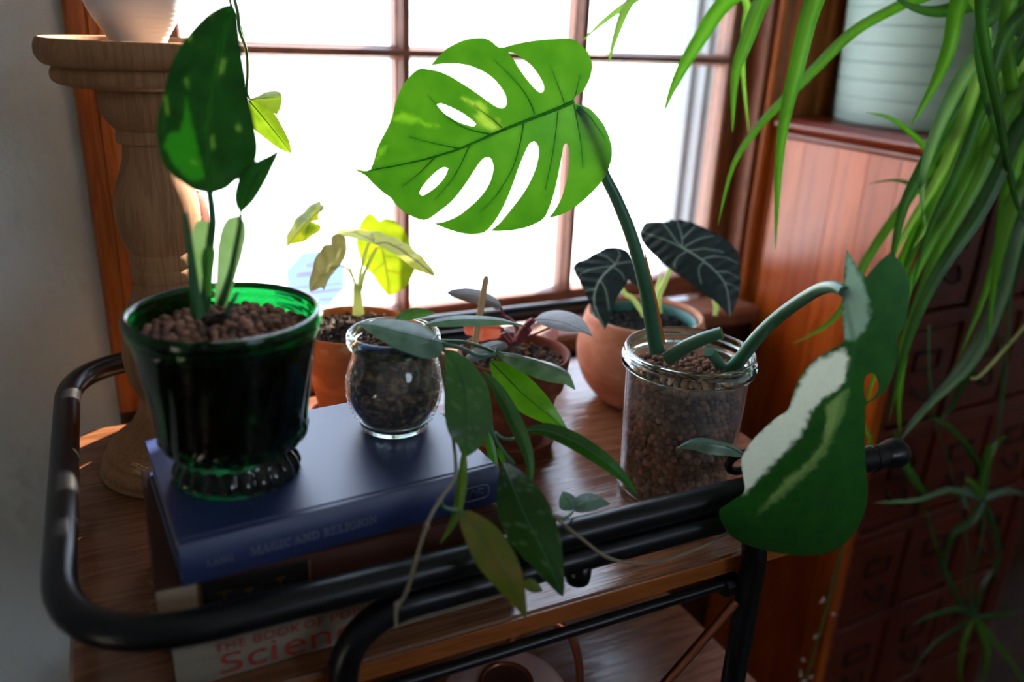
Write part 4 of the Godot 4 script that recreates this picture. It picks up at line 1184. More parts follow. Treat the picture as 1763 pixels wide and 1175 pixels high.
	blade("leaf", PackedVector3Array([Vector3(0.1745, 0.8872, -0.4125), Vector3(0.1824, 0.8764, -0.4007), Vector3(0.1889, 0.8636, -0.3885), Vector3(0.1971, 0.846, -0.38), Vector3(0.207, 0.8207, -0.3773)]), 0.0122, {"base": L(0.13, 0.17, 0.02), "alt": L(0.26, 0.17, 0.05), "fold": 0.2, "peak": 0.45, "freq": 40.0, "rib": 0.0005, "rib_mat": M.stem_green, "n": 30, "across": 8}, p, M.hoya)
	blade("leaf", PackedVector3Array([Vector3(0.2356, 0.8872, -0.5083), Vector3(0.2365, 0.8759, -0.5034), Vector3(0.2379, 0.8629, -0.4982), Vector3(0.2405, 0.852, -0.4947)]), 0.0036, {"base": L(0.06, 0.20, 0.02), "fold": 0.5}, p, M.hoya)
	blade("leaf", PackedVector3Array([Vector3(0.244, 0.8741, -0.5041), Vector3(0.2455, 0.8665, -0.4989), Vector3(0.2495, 0.8557, -0.4924)]), 0.0032, {"base": L(0.08, 0.22, 0.02), "fold": 0.5}, p, M.hoya)
	blade("leaf", PackedVector3Array([Vector3(0.2201, 0.8281, -0.4043), Vector3(0.2242, 0.8221, -0.4022), Vector3(0.2315, 0.8178, -0.4008)]), 0.0044, {"base": L(0.20, 0.28, 0.05), "fold": 0.4}, p, M.hoya)
	blade("leaf", PackedVector3Array([Vector3(0.2769, 0.8455, -0.443), Vector3(0.2762, 0.8489, -0.4489), Vector3(0.2743, 0.8545, -0.4554)]), 0.0085, flat, p, M.hoya)
	blade("leaf", PackedVector3Array([Vector3(0.2769, 0.8451, -0.443), Vector3(0.2858, 0.8488, -0.4441), Vector3(0.2973, 0.8487, -0.444), Vector3(0.309, 0.8429, -0.4437)]), 0.0085, flat, p, M.hoya)
	blade("leaf", PackedVector3Array([Vector3(0.428, 0.8639, -0.4347), Vector3(0.4231, 0.8654, -0.4483), Vector3(0.4164, 0.8633, -0.4628), Vector3(0.4069, 0.8609, -0.4743), Vector3(0.3976, 0.8522, -0.4834)]), 0.0095, {"face": Vector3(0, 1, 0.5), "base": L(0.09, 0.19, 0.12), "alt": L(0.15, 0.26, 0.19), "fleck": fl, "fold": 0.4, "rib": 0.0004, "rib_mat": M.stem_dark}, p, M.hoya)
	obj("stem", tube(smooth(PackedVector3Array([Vector3(0.1904, 0.9481, -0.5755), Vector3(0.2045, 0.9459, -0.5685), Vector3(0.2102, 0.9486, -0.5433), Vector3(0.2271, 0.9427, -0.5405), Vector3(0.2399, 0.9355, -0.5396), Vector3(0.2532, 0.9346, -0.5386), Vector3(0.258, 0.9381, -0.5418)]), 30), 0.0017, 0.0015, 10), M.stem_dark, p)
	obj("stem", tube(smooth(PackedVector3Array([Vector3(0.2109, 0.9488, -0.5452), Vector3(0.229, 0.9476, -0.5395), Vector3(0.2458, 0.9408, -0.539), Vector3(0.2561, 0.9341, -0.5427)]), 14), 0.0016, 0.0013, 10), M.stem_green, p)
	obj("stem", tube(smooth(PackedVector3Array([Vector3(0.2084, 0.9496, -0.5386), Vector3(0.2124, 0.9427, -0.5332), Vector3(0.2216, 0.9322, -0.5209), Vector3(0.2326, 0.9187, -0.5042), Vector3(0.2296, 0.9026, -0.4889), Vector3(0.2275, 0.8975, -0.4788), Vector3(0.2302, 0.8902, -0.4663), Vector3(0.2327, 0.8863, -0.455)]), 30), 0.0016, 0.0013, 10), M.stem_dark, p)
	obj("stem", tube(smooth(PackedVector3Array([Vector3(0.2324, 0.8957, -0.4875), Vector3(0.2375, 0.8912, -0.485), Vector3(0.2474, 0.8885, -0.4856), Vector3(0.2572, 0.8916, -0.4863)]), 10), 0.0014, 0.0012, 10), M.stem_dark, p)
	var left := smooth(PackedVector3Array([Vector3(0.2084, 0.9496, -0.5386), Vector3(0.2032, 0.9357, -0.5188), Vector3(0.1993, 0.9108, -0.4929), Vector3(0.1916, 0.895, -0.4632), Vector3(0.1834, 0.8904, -0.4449), Vector3(0.166, 0.8895, -0.4256), Vector3(0.1493, 0.8848, -0.406), Vector3(0.1322, 0.8532, -0.3922), Vector3(0.1263, 0.844, -0.3929), Vector3(0.1264, 0.8265, -0.3951)]), 50)
	obj("vine", tube(left, 0.0013, 0.0010, 10), M.stem_brown, p)
	for k in [28, 33, 44]:
		obj("node", ball(0.0021, 0.3, k), M.stem_brown, p, Transform3D(Basis(), left[k]))
	obj("stem", tube(smooth(PackedVector3Array([Vector3(0.166, 0.8895, -0.4256), Vector3(0.1675, 0.886, -0.4216), Vector3(0.1709, 0.8867, -0.4154), Vector3(0.1751, 0.8868, -0.4122)]), 10), 0.0013, 0.0012, 10), M.stem_green, p)
	obj("vine", tube(smooth(PackedVector3Array([Vector3(0.2302, 0.8902, -0.4663), Vector3(0.2346, 0.873, -0.4529), Vector3(0.2386, 0.8673, -0.4286), Vector3(0.2418, 0.8683, -0.4102), Vector3(0.2604, 0.8498, -0.4065), Vector3(0.2882, 0.8255, -0.4038), Vector3(0.3293, 0.811, -0.4057), Vector3(0.3784, 0.8057, -0.4147), Vector3(0.4053, 0.8094, -0.4181), Vector3(0.4214, 0.8299, -0.4101), Vector3(0.4271, 0.8427, -0.4128), Vector3(0.43, 0.8618, -0.4337)]), 60), 0.0013, 0.0010, 10), M.stem_brown, p)
	obj("stem", tube(smooth(PackedVector3Array([Vector3(0.2421, 0.8688, -0.4101), Vector3(0.2526, 0.8608, -0.416), Vector3(0.2646, 0.8546, -0.4268), Vector3(0.2769, 0.8454, -0.443)]), 10), 0.0013, 0.0010, 8), M.stem_dark, p)
	rebase(p, o + Vector3(0, 0.072, 0))

# ------------------------------------------------------------------ terracotta pots
func clay_pot(o: Vector3, called: String, label: String, s: float, tall: float, m: Material, saucer: bool) -> Node3D:
	var t := thing(called, label, "pot", o)
	obj("pot", lathe(turned([[0, 0], [0.0355, 0], [0.0370, 0.0015], [0.0370, 0.0015], [0.0525, 0.0625], [0.0525, 0.0625], [0.0560, 0.0630], [0.0572, 0.065], [0.0620, 0.096], [0.0622, 0.0985], [0.0608, 0.0998], [0.0588, 0.0990], [0.0575, 0.096], [0.0575, 0.096], [0.0500, 0.06], [0.036, 0.008], [0.036, 0.008], [0, 0.007]], 3).map(func(q): return [q[0] * s, q[1] * tall]), 72), m, t)
	if saucer:
		var d := thing("saucer", "clay saucer under the " + ("small red-brown pot" if tall < 1.0 else "left terracotta pot"), "saucer", o - Vector3(0, 0.0075, 0))
		obj("dish", lathe(turned([[0, -0.0025], [0.044, -0.0025], [0.047, -0.001], [0.0520, 0.011], [0.0520, 0.0125], [0.0495, 0.0125], [0.045, 0.0030], [0.045, 0.0030], [0.043, 0.0068], [0, 0.0068]], 3).map(func(q): return [q[0] * s, q[1]]), 64), m, d)
	return t

func left_pot() -> void:
	var o := Vector3(0.212, 0.77, -0.7941)
	clay_pot(o, "terracotta_pot", "orange terracotta pot with a rim band behind the blue book", 0.965, 1.08, M.terracotta, true)
	var s := stuff("potting_mix", "dark potting mix with white grit in the left terracotta pot", "soil", o + Vector3(0, 0.0990, 0))
	soil_bed(s, 0.0540, 0.02, 0.010, M.soil, [[M.perlite, 0.14, 0.0010, "white_grit"], [M.soil_light, 1.0, 0.0016, "soil_crumbs"]], 420)
	var p := thing("alocasia", "young plant with glowing yellow-green leaves in the left terracotta pot", "plant", Vector3.ZERO)
	var look := {"base": L(0.115, 0.175, 0.008), "alt": L(0.17, 0.215, 0.012), "patch": [L(0.05, 0.095, 0.004)], "bend": [0.12, 2.0, 1.5, 0.0008, 0.02], "vein": L(0.08, 0.10, 0.008), "vein_width": 0.0009, "freq": 50.0, "rib": 0.0006}
	var shade := look.duplicate()  # top leaf: colour raised to stand in for light missing behind it
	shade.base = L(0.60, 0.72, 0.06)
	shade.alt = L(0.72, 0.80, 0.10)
	sheet({"at": Transform3D(Vector3(0.0817, -0.9753, 0.2054), Vector3(0.8389, 0.1786, 0.5141), Vector3(-0.5381, 0.1303, 0.8327), Vector3(0.2553, 0.9533, -0.844)), "out": PackedVector2Array([Vector2(0.0003, -0.0267), Vector2(-0.0069, -0.0239), Vector2(-0.017, -0.0187), Vector2(-0.0237, -0.0127), Vector2(-0.0269, -0.0073), Vector2(-0.0242, -0.0016), Vector2(-0.0177, 0.0035), Vector2(-0.0199, 0.0098), Vector2(-0.0159, 0.0191), Vector2(-0.0066, 0.0264), Vector2(0.0034, 0.0303), Vector2(0.0219, 0.034), Vector2(0.0344, 0.0343), Vector2(0.0471, 0.0273), Vector2(0.0571, 0.0187), Vector2(0.0616, 0.0091), Vector2(0.0655, -0.0005), Vector2(0.0548, -0.0078), Vector2(0.0405, -0.0144), Vector2(0.0287, -0.0236), Vector2(0.0142, -0.0268)]), "holes": [], "veins": [PackedVector2Array([Vector2(0, 0), Vector2(0.0206, 0.0022), Vector2(0.0423, 0.0021), Vector2(0.064, 0.0002)]), PackedVector2Array([Vector2(0.0097, 0.0006), Vector2(0.0185, -0.0175)]), PackedVector2Array([Vector2(0.0184, 0.0015), Vector2(0.027, 0.0211)]), PackedVector2Array([Vector2(0.0271, 0.0023), Vector2(0.0363, -0.0137)]), PackedVector2Array([Vector2(0.0357, 0.002), Vector2(0.0419, 0.0188)])], "patches": []}, look, p, M.yellow_green, M.stem_yellow)
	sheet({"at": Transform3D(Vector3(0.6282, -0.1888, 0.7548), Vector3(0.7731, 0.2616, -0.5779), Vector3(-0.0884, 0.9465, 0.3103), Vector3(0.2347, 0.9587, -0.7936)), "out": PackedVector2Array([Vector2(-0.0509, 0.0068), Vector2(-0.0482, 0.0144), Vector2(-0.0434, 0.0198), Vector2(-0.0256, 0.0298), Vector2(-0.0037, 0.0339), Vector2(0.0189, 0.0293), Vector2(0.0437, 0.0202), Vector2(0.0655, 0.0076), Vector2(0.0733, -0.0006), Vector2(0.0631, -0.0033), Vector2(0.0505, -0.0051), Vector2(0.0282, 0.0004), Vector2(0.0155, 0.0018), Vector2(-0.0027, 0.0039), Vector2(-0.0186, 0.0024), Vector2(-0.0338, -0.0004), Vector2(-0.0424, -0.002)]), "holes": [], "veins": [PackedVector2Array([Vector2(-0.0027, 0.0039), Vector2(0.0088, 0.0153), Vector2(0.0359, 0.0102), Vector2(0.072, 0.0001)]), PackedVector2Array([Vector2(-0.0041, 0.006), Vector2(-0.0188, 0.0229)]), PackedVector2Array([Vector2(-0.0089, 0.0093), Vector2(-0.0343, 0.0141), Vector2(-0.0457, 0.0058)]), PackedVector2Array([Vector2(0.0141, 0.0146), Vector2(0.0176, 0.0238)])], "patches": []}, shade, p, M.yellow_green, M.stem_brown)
	var grey := look.duplicate()
	grey.base = L(0.20, 0.21, 0.12)
	grey.alt = L(0.30, 0.30, 0.18)
	sheet({"at": Transform3D(Vector3(-0.7018, -0.2715, 0.6587), Vector3(0.0961, -0.9522, -0.29), Vector3(0.7059, -0.1402, 0.6943), Vector3(0.2064, 0.9336, -0.8163)), "out": PackedVector2Array([Vector2(-0.0171, -0.0247), Vector2(-0.0168, -0.0165), Vector2(-0.0128, -0.0079), Vector2(-0.0022, -0.0026), Vector2(0.0137, -0.0004), Vector2(0.0251, 0.0048), Vector2(0.0295, 0.0131), Vector2(0.0355, 0.0061), Vector2(0.0514, 0.0007), Vector2(0.0521, -0.0072), Vector2(0.0487, -0.0145), Vector2(0.037, -0.0261), Vector2(0.0214, -0.0333), Vector2(0.0087, -0.0296), Vector2(0.0053, -0.0359), Vector2(-0.0072, -0.0332)]), "holes": [], "veins": [PackedVector2Array([Vector2(0, 0), Vector2(0.0168, -0.0071), Vector2(0.0358, -0.0066), Vector2(0.0494, -0.0007)])], "patches": []}, grey, p, M.yellow_green, M.stem_yellow)
	sheet({"at": Transform3D(Vector3(-0.7463, -0.6645, -0.0378), Vector3(0.1719, -0.2473, 0.9536), Vector3(-0.643, 0.7052, 0.2988), Vector3(0.1961, 0.9845, -0.8542)), "out": PackedVector2Array([Vector2(0.052, -0.0002), Vector2(0.0475, -0.011), Vector2(0.0426, -0.0182), Vector2(0.0279, -0.0275), Vector2(0.0109, -0.027), Vector2(-0.0036, -0.0218), Vector2(-0.0066, -0.0159), Vector2(-0.0046, -0.0071), Vector2(-0.008, -0.005), Vector2(-0.0031, 0.0026), Vector2(0.0033, 0.0019), Vector2(0.0078, 0.0098), Vector2(0.0149, 0.0023), Vector2(0.0107, 0.015), Vector2(0.015, 0.0192), Vector2(0.0266, 0.0173), Vector2(0.0376, 0.0118), Vector2(0.0468, 0.0027)]), "holes": [], "veins": [PackedVector2Array([Vector2(-0.0004, -0.0017), Vector2(0.0212, -0.0028), Vector2(0.0502, -0.0005)]), PackedVector2Array([Vector2(0.0125, -0.0031), Vector2(0.0187, -0.0178)]), PackedVector2Array([Vector2(0.0248, -0.0014), Vector2(0.0331, 0.0087)])], "patches": [PackedVector2Array([Vector2(0.0293, -0.0249), Vector2(0.01, -0.0232), Vector2(0.0011, -0.0186), Vector2(0.0009, -0.0086), Vector2(0.0155, -0.0079), Vector2(0.033, -0.0072)]), PackedVector2Array([Vector2(0.0313, 0.0001), Vector2(0.0166, 0.0044), Vector2(0.0156, 0.0128), Vector2(0.0271, 0.0133)])]}, look, p, M.yellow_green, M.stem_yellow)
	obj("trunk", tube(smooth(PackedVector3Array([Vector3(0.2231, 0.8794, -0.8162), Vector3(0.2228, 0.8971, -0.8164), Vector3(0.2226, 0.9124, -0.8165)]), 12), 0.0062, 0.0040, 14), M.stem_yellow, p)
	obj("petiole", tube(smooth(PackedVector3Array([Vector3(0.2252, 0.906, -0.8151), Vector3(0.2299, 0.9229, -0.8151), Vector3(0.2378, 0.9392, -0.8156), Vector3(0.2429, 0.9514, -0.8119)]), 20), 0.0024, 0.0014, 8), M.stem_yellow, p)
	obj("petiole", tube(smooth(PackedVector3Array([Vector3(0.2242, 0.9049, -0.819), Vector3(0.2307, 0.9232, -0.8292), Vector3(0.2435, 0.9462, -0.8452), Vector3(0.2552, 0.9532, -0.8472)]), 20), 0.0022, 0.0014, 8), M.stem_yellow, p)
	obj("petiole", tube(smooth(PackedVector3Array([Vector3(0.2237, 0.9037, -0.8159), Vector3(0.2185, 0.9193, -0.8163), Vector3(0.2136, 0.9293, -0.8165), Vector3(0.2075, 0.9328, -0.8195)]), 20), 0.0018, 0.0010, 8), M.stem_yellow, p)
	obj("petiole", tube(smooth(PackedVector3Array([Vector3(0.222, 0.9051, -0.819), Vector3(0.22, 0.9242, -0.8289), Vector3(0.2146, 0.9382, -0.8428), Vector3(0.2066, 0.9609, -0.858), Vector3(0.2018, 0.9769, -0.8637), Vector3(0.1984, 0.9821, -0.8643)]), 24), 0.0013, 0.0007, 8), M.stem_yellow, p)
	rebase(p, o + Vector3(0, 0.099, 0))

func right_pot() -> void:
	var o := Vector3(0.3508, 0.77, -0.6972)
	clay_pot(o, "terracotta_pot", "small red-brown terracotta pot in the middle of the cart", 0.92, 0.945, M.terracotta_red, true)
	var s := stuff("dry_soil", "dry potting soil in the small red-brown pot", "soil", o + Vector3(0, 0.0835, 0))
	soil_bed(s, 0.0510, 0.02, 0.010, M.soil, [[M.bark, 1.0, 0.0018, "bark_crumbs"]], 380)
	var p := thing("leafy_plant", "plant with grey leaves and red stems in the small red-brown pot", "plant", Vector3.ZERO)
	var look := {"base": L(0.10, 0.10, 0.098), "alt": L(0.17, 0.16, 0.15), "patch": [], "bend": [0.2, 6.0, 2.0, 0.0, 1.0], "vein": L(0.2, 0.18, 0.16), "vein_width": 0.0007, "freq": 60.0, "rib": 0.0006}
	sheet({"at": Transform3D(Vector3(-0.9175, 0.3898, -0.0794), Vector3(-0.2943, -0.5306, 0.7949), Vector3(0.2677, 0.7527, 0.6015), Vector3(0.3406, 0.9085, -0.7127)), "out": PackedVector2Array([Vector2(0.0577, 0.0003), Vector2(0.0544, -0.0041), Vector2(0.0466, -0.0097), Vector2(0.0324, -0.0168), Vector2(0.0198, -0.0193), Vector2(0.0091, -0.0165), Vector2(0.0012, -0.0105), Vector2(-0.0013, -0.0035), Vector2(0.0026, 0.0044), Vector2(0.0119, 0.004), Vector2(0.0261, 0.0052), Vector2(0.0417, 0.0049), Vector2(0.052, 0.0031)]), "holes": [], "veins": [PackedVector2Array([Vector2(0.0009, 0.0004), Vector2(0.024, -0.0045), Vector2(0.0567, 0.0001)])], "patches": []}, look, p, M.grey_leaf, M.stem_brown)
	sheet({"at": Transform3D(Vector3(0.3392, 0.1529, 0.9282), Vector3(0.8276, 0.4205, -0.3718), Vector3(-0.4472, 0.8943, 0.0161), Vector3(0.3612, 0.9035, -0.6804)), "out": PackedVector2Array([Vector2(-0.0005, 0.0004), Vector2(0.0012, 0.0045), Vector2(-0.0014, 0.0129), Vector2(-0.0007, 0.025), Vector2(0.0058, 0.0326), Vector2(0.0201, 0.0324), Vector2(0.0365, 0.0263), Vector2(0.0555, 0.0134), Vector2(0.0723, -0.0004), Vector2(0.0597, -0.0001), Vector2(0.0441, -0.0046), Vector2(0.0254, -0.0057), Vector2(0.0118, -0.0037)]), "holes": [], "veins": [PackedVector2Array([Vector2(0.0005, 0.0001), Vector2(0.0283, 0.0058), Vector2(0.0686, 0.0016)])], "patches": []}, look, p, M.grey_leaf, M.stem_brown)
	var low := look.duplicate()
	low.base = L(0.06, 0.09, 0.09)
	low.alt = L(0.10, 0.13, 0.13)
	sheet({"at": Transform3D(Vector3(-0.989, -0.1422, 0.0416), Vector3(0.0765, -0.25, 0.9652), Vector3(-0.1269, 0.9577, 0.2581), Vector3(0.3323, 0.8827, -0.6799)), "out": PackedVector2Array([Vector2(0.0446, -0.0002), Vector2(0.0396, -0.0044), Vector2(0.0324, -0.0089), Vector2(0.0189, -0.0126), Vector2(0.0064, -0.0105), Vector2(0.0016, -0.0035), Vector2(-0.0002, 0.0009), Vector2(0.0045, 0.0059), Vector2(0.0143, 0.0079), Vector2(0.0282, 0.009), Vector2(0.0403, 0.0071)]), "holes": [], "veins": [PackedVector2Array([Vector2(0.0002, 0.0004), Vector2(0.019, -0.0024), Vector2(0.0432, -0.0003)])], "patches": []}, low, p, M.grey_leaf, M.stem_brown)
	sheet({"at": Transform3D(Vector3(-0.8421, -0.0836, -0.5328), Vector3(-0.1764, -0.8909, 0.4185), Vector3(-0.5097, 0.4464, 0.7355), Vector3(0.3403, 0.888, -0.7102)), "out": PackedVector2Array([Vector2(0.039, -0.0039), Vector2(0.0293, -0.0083), Vector2(0.0214, -0.0079), Vector2(0.0151, -0.011), Vector2(0.0119, -0.0055), Vector2(0.0001, -0.0039), Vector2(0, 0.0078), Vector2(0.0029, 0.0117), Vector2(0.0131, 0.0128), Vector2(0.0225, 0.0141), Vector2(0.0305, 0.0086), Vector2(0.0377, 0.0066)]), "holes": [], "veins": [PackedVector2Array([Vector2(0.0008, 0.0016), Vector2(0.037, 0)])], "patches": []}, {"base": L(0.55, 0.14, 0.07), "alt": L(0.60, 0.26, 0.18), "patch": [], "bend": [0.4, 10.0, 5.0, 0.002, 0.012], "freq": 70.0, "rib": 0.0005}, p, M.pink_leaf, M.stem_red)
	sheet({"at": Transform3D(Vector3(-0.6316, -0.4255, 0.6481), Vector3(0.7517, -0.1311, 0.6464), Vector3(-0.1901, 0.8954, 0.4027), Vector3(0.3929, 0.8887, -0.69)), "out": PackedVector2Array([Vector2(0.0003, -0.004), Vector2(-0.0003, 0.0007), Vector2(0.0061, 0.0051), Vector2(0.015, 0.0054), Vector2(0.0161, 0.0006), Vector2(0.0135, -0.0058), Vector2(0.01, -0.0073), Vector2(0.0059, -0.0037)]), "holes": [], "veins": [], "patches": []}, {"base": L(0.62, 0.32, 0.30), "patch": [], "bend": [0.3, 10.0, 5.0, 0.0, 1.0]}, p, M.pink_leaf, null)
	obj("stem", tube(smooth(PackedVector3Array([Vector3(0.3524, 0.8775, -0.6914), Vector3(0.3548, 0.8866, -0.6902), Vector3(0.3583, 0.8958, -0.6862), Vector3(0.3621, 0.9028, -0.681)]), 14), 0.0048, 0.0028, 12), M.stem_red, p)
	obj("stem", tube(smooth(PackedVector3Array([Vector3(0.349, 0.8757, -0.6931), Vector3(0.3525, 0.8833, -0.6958), Vector3(0.3531, 0.8904, -0.7011), Vector3(0.3488, 0.8957, -0.7089), Vector3(0.3454, 0.8981, -0.7128), Vector3(0.3416, 0.9074, -0.7147)]), 26), 0.0030, 0.0013, 10), M.stem_red, p)
	obj("stem", tube(smooth(PackedVector3Array([Vector3(0.3423, 0.8753, -0.6897), Vector3(0.3351, 0.8835, -0.6877), Vector3(0.3318, 0.8878, -0.6883), Vector3(0.3321, 0.8922, -0.6803)]), 12), 0.0022, 0.0014, 10), M.stem_red, p)
	obj("stem", tube(smooth(PackedVector3Array([Vector3(0.3543, 0.8817, -0.6905), Vector3(0.3575, 0.8876, -0.6889), Vector3(0.3605, 0.8919, -0.6862)]), 10), 0.0050, 0.0044, 12), M.stem_red, p)
	obj("stem", tube(smooth(PackedVector3Array([Vector3(0.3485, 0.8756, -0.6956), Vector3(0.3453, 0.8813, -0.7039), Vector3(0.3413, 0.8867, -0.7126)]), 10), 0.0016, 0.0012, 8), M.stem_red, p)
	obj("stem", tube(smooth(PackedVector3Array([Vector3(0.3562, 0.8798, -0.6906), Vector3(0.3684, 0.8841, -0.6879), Vector3(0.3811, 0.889, -0.6861), Vector3(0.3881, 0.8907, -0.6848)]), 12), 0.0014, 0.0010, 8), M.stem_red, p)
	var line := PackedVector3Array([Vector3(0.3069, 0.8751, -0.6984), Vector3(0.3183, 0.9326, -0.7039)])
	var d := (line[1] - line[0]).normalized()
	var k := obj("wood_stick", prism([[-0.0031, -0.012], [0.0031, -0.012], [0.0031, 0.066], [0.0024, 0.0695], [0.0009, 0.0715], [-0.0009, 0.0715], [-0.0024, 0.0695], [-0.0031, 0.066]], -0.0008, 0.0008), M.light_wood)
	k.transform = Transform3D(Basis(d.cross(Vector3(-0.3, 0, 0.95)).normalized(), d, d.cross(Vector3(-0.3, 0, 0.95)).normalized().cross(d)), line[0])
	tag(k, "flat pale wooden stick standing in the small red-brown pot", "plant marker")
	rebase(p, o + Vector3(0, 0.0835, 0))

func round_pot() -> void:
	var o := Vector3(0.5421, TOP, -0.7458)
	var t := thing("round_pot", "round pinkish terracotta pot by the right of the window", "pot", o)
	obj("pot", lathe(turned([[0, 0], [0.03812, 0], [0.04384, 0.002], [0.05337, 0.0095], [0.06576, 0.026], [0.07338, 0.045], [0.07576, 0.063], [0.07433, 0.080], [0.07052, 0.096], [0.06862, 0.104], [0.06671, 0.1080], [0.06385, 0.1080], [0.06195, 0.1040], [0.06195, 0.1040], [0.06671, 0.085], [0.06862, 0.06], [0.05718, 0.022], [0, 0.010]]), 80), M.terracotta_pink, t)
	var n := thing("nursery_pot", "teal plastic liner pot inside the round terracotta pot", "pot", o + Vector3(0, 0.0112, 0))
	obj("liner", lathe([[0, 0], [0.04288, 0], [0.05718, 0.086], [0.06004, 0.0865], [0.06099, 0.0905], [0.05956, 0.0915], [0.05623, 0.0900], [0.0548, 0.084], [0.04098, 0.003], [0, 0.003]], 64), M.teal, n)
	var s := stuff("black_soil", "black moist soil in the teal liner of the round pot", "soil", o + Vector3(0, 0.0925, 0))
	soil_bed(s, 0.0542, 0.03, 0.008, M.soil_black, [[M.soil_black, 1.0, 0.0016, "soil_crumbs"], [M.perlite, 0.04, 0.0008, "white_grit"]], 380)
	var p := thing("alocasia", "plant with dark velvety white-veined leaves in the round pot", "plant", Vector3.ZERO)
	var look := {"base": L(0.008, 0.024, 0.025), "alt": L(0.014, 0.036, 0.037), "patch": [], "bend": [0.10, 2.5, 1.5, 0.0007, 0.011], "vein": L(0.30, 0.42, 0.36), "vein_width": 0.0007, "vein_mix": 0.6, "step": 0.0018, "rib": 0.0008, "rib_flat": 0.35, "vein_rise": 0.0002, "freq": 60.0}
	sheet({"at": Transform3D(Vector3(0.2667, -0.6301, 0.7293), Vector3(0.8275, 0.5376, 0.1619), Vector3(-0.494, 0.5603, 0.6648), Vector3(0.5726, 0.9477, -0.7314)), "out": PackedVector2Array([Vector2(-0.0427, -0.0271), Vector2(-0.0469, -0.0219), Vector2(-0.0492, -0.0142), Vector2(-0.0431, -0.005), Vector2(-0.0366, 0.0026), Vector2(-0.0347, 0.0061), Vector2(-0.0349, 0.0111), Vector2(-0.0311, 0.0134), Vector2(-0.0288, 0.0189), Vector2(-0.0199, 0.0273), Vector2(-0.0056, 0.0364), Vector2(0.0095, 0.0448), Vector2(0.026, 0.0497), Vector2(0.0374, 0.0506), Vector2(0.0519, 0.0429), Vector2(0.0675, 0.0327), Vector2(0.078, 0.0227), Vector2(0.0858, 0.0124), Vector2(0.0919, 0.0033), Vector2(0.0939, -0.0016), Vector2(0.0886, -0.0014), Vector2(0.0796, -0.0031), Vector2(0.0698, -0.0054), Vector2(0.0546, -0.0111), Vector2(0.0357, -0.0167), Vector2(0.0174, -0.0229), Vector2(0.0029, -0.0272), Vector2(-0.0115, -0.0293), Vector2(-0.0231, -0.0309), Vector2(-0.0344, -0.0304)]), "holes": [], "veins": [PackedVector2Array([Vector2(0, 0), Vector2(0.0202, 0.0085), Vector2(0.044, 0.0153), Vector2(0.0649, 0.0146), Vector2(0.0932, 0)]), PackedVector2Array([Vector2(0, 0), Vector2(-0.0095, -0.0006), Vector2(-0.0366, 0.0002)]), PackedVector2Array([Vector2(0, 0), Vector2(-0.0092, 0.0072), Vector2(-0.0296, 0.0147)]), PackedVector2Array([Vector2(-0.0079, 0.0072), Vector2(-0.012, 0.0217), Vector2(-0.0144, 0.0294)]), PackedVector2Array([Vector2(0.0012, 0.0028), Vector2(0.0021, 0.0213), Vector2(0.007, 0.0394)]), PackedVector2Array([Vector2(-0.0017, -0.0012), Vector2(-0.0207, -0.0109), Vector2(-0.0419, -0.0241)]), PackedVector2Array([Vector2(0.0074, 0.0032), Vector2(0.0157, 0.0212), Vector2(0.0286, 0.0359)]), PackedVector2Array([Vector2(0.0072, 0.001), Vector2(0.0067, -0.0107), Vector2(0.0099, -0.0172), Vector2(0.0157, -0.0198)]), PackedVector2Array([Vector2(0.0241, 0.0105), Vector2(0.0282, 0.0243), Vector2(0.0377, 0.0365), Vector2(0.0477, 0.0424)]), PackedVector2Array([Vector2(0.0278, 0.0103), Vector2(0.0293, 0.0033), Vector2(0.0358, -0.002), Vector2(0.0457, -0.006)]), PackedVector2Array([Vector2(0.044, 0.0153), Vector2(0.0512, 0.0268), Vector2(0.0644, 0.0338)]), PackedVector2Array([Vector2(0.0591, 0.0152), Vector2(0.0648, 0.0217), Vector2(0.0747, 0.0251)])], "patches": []}, look, p, M.velvet, M.vein_pale)
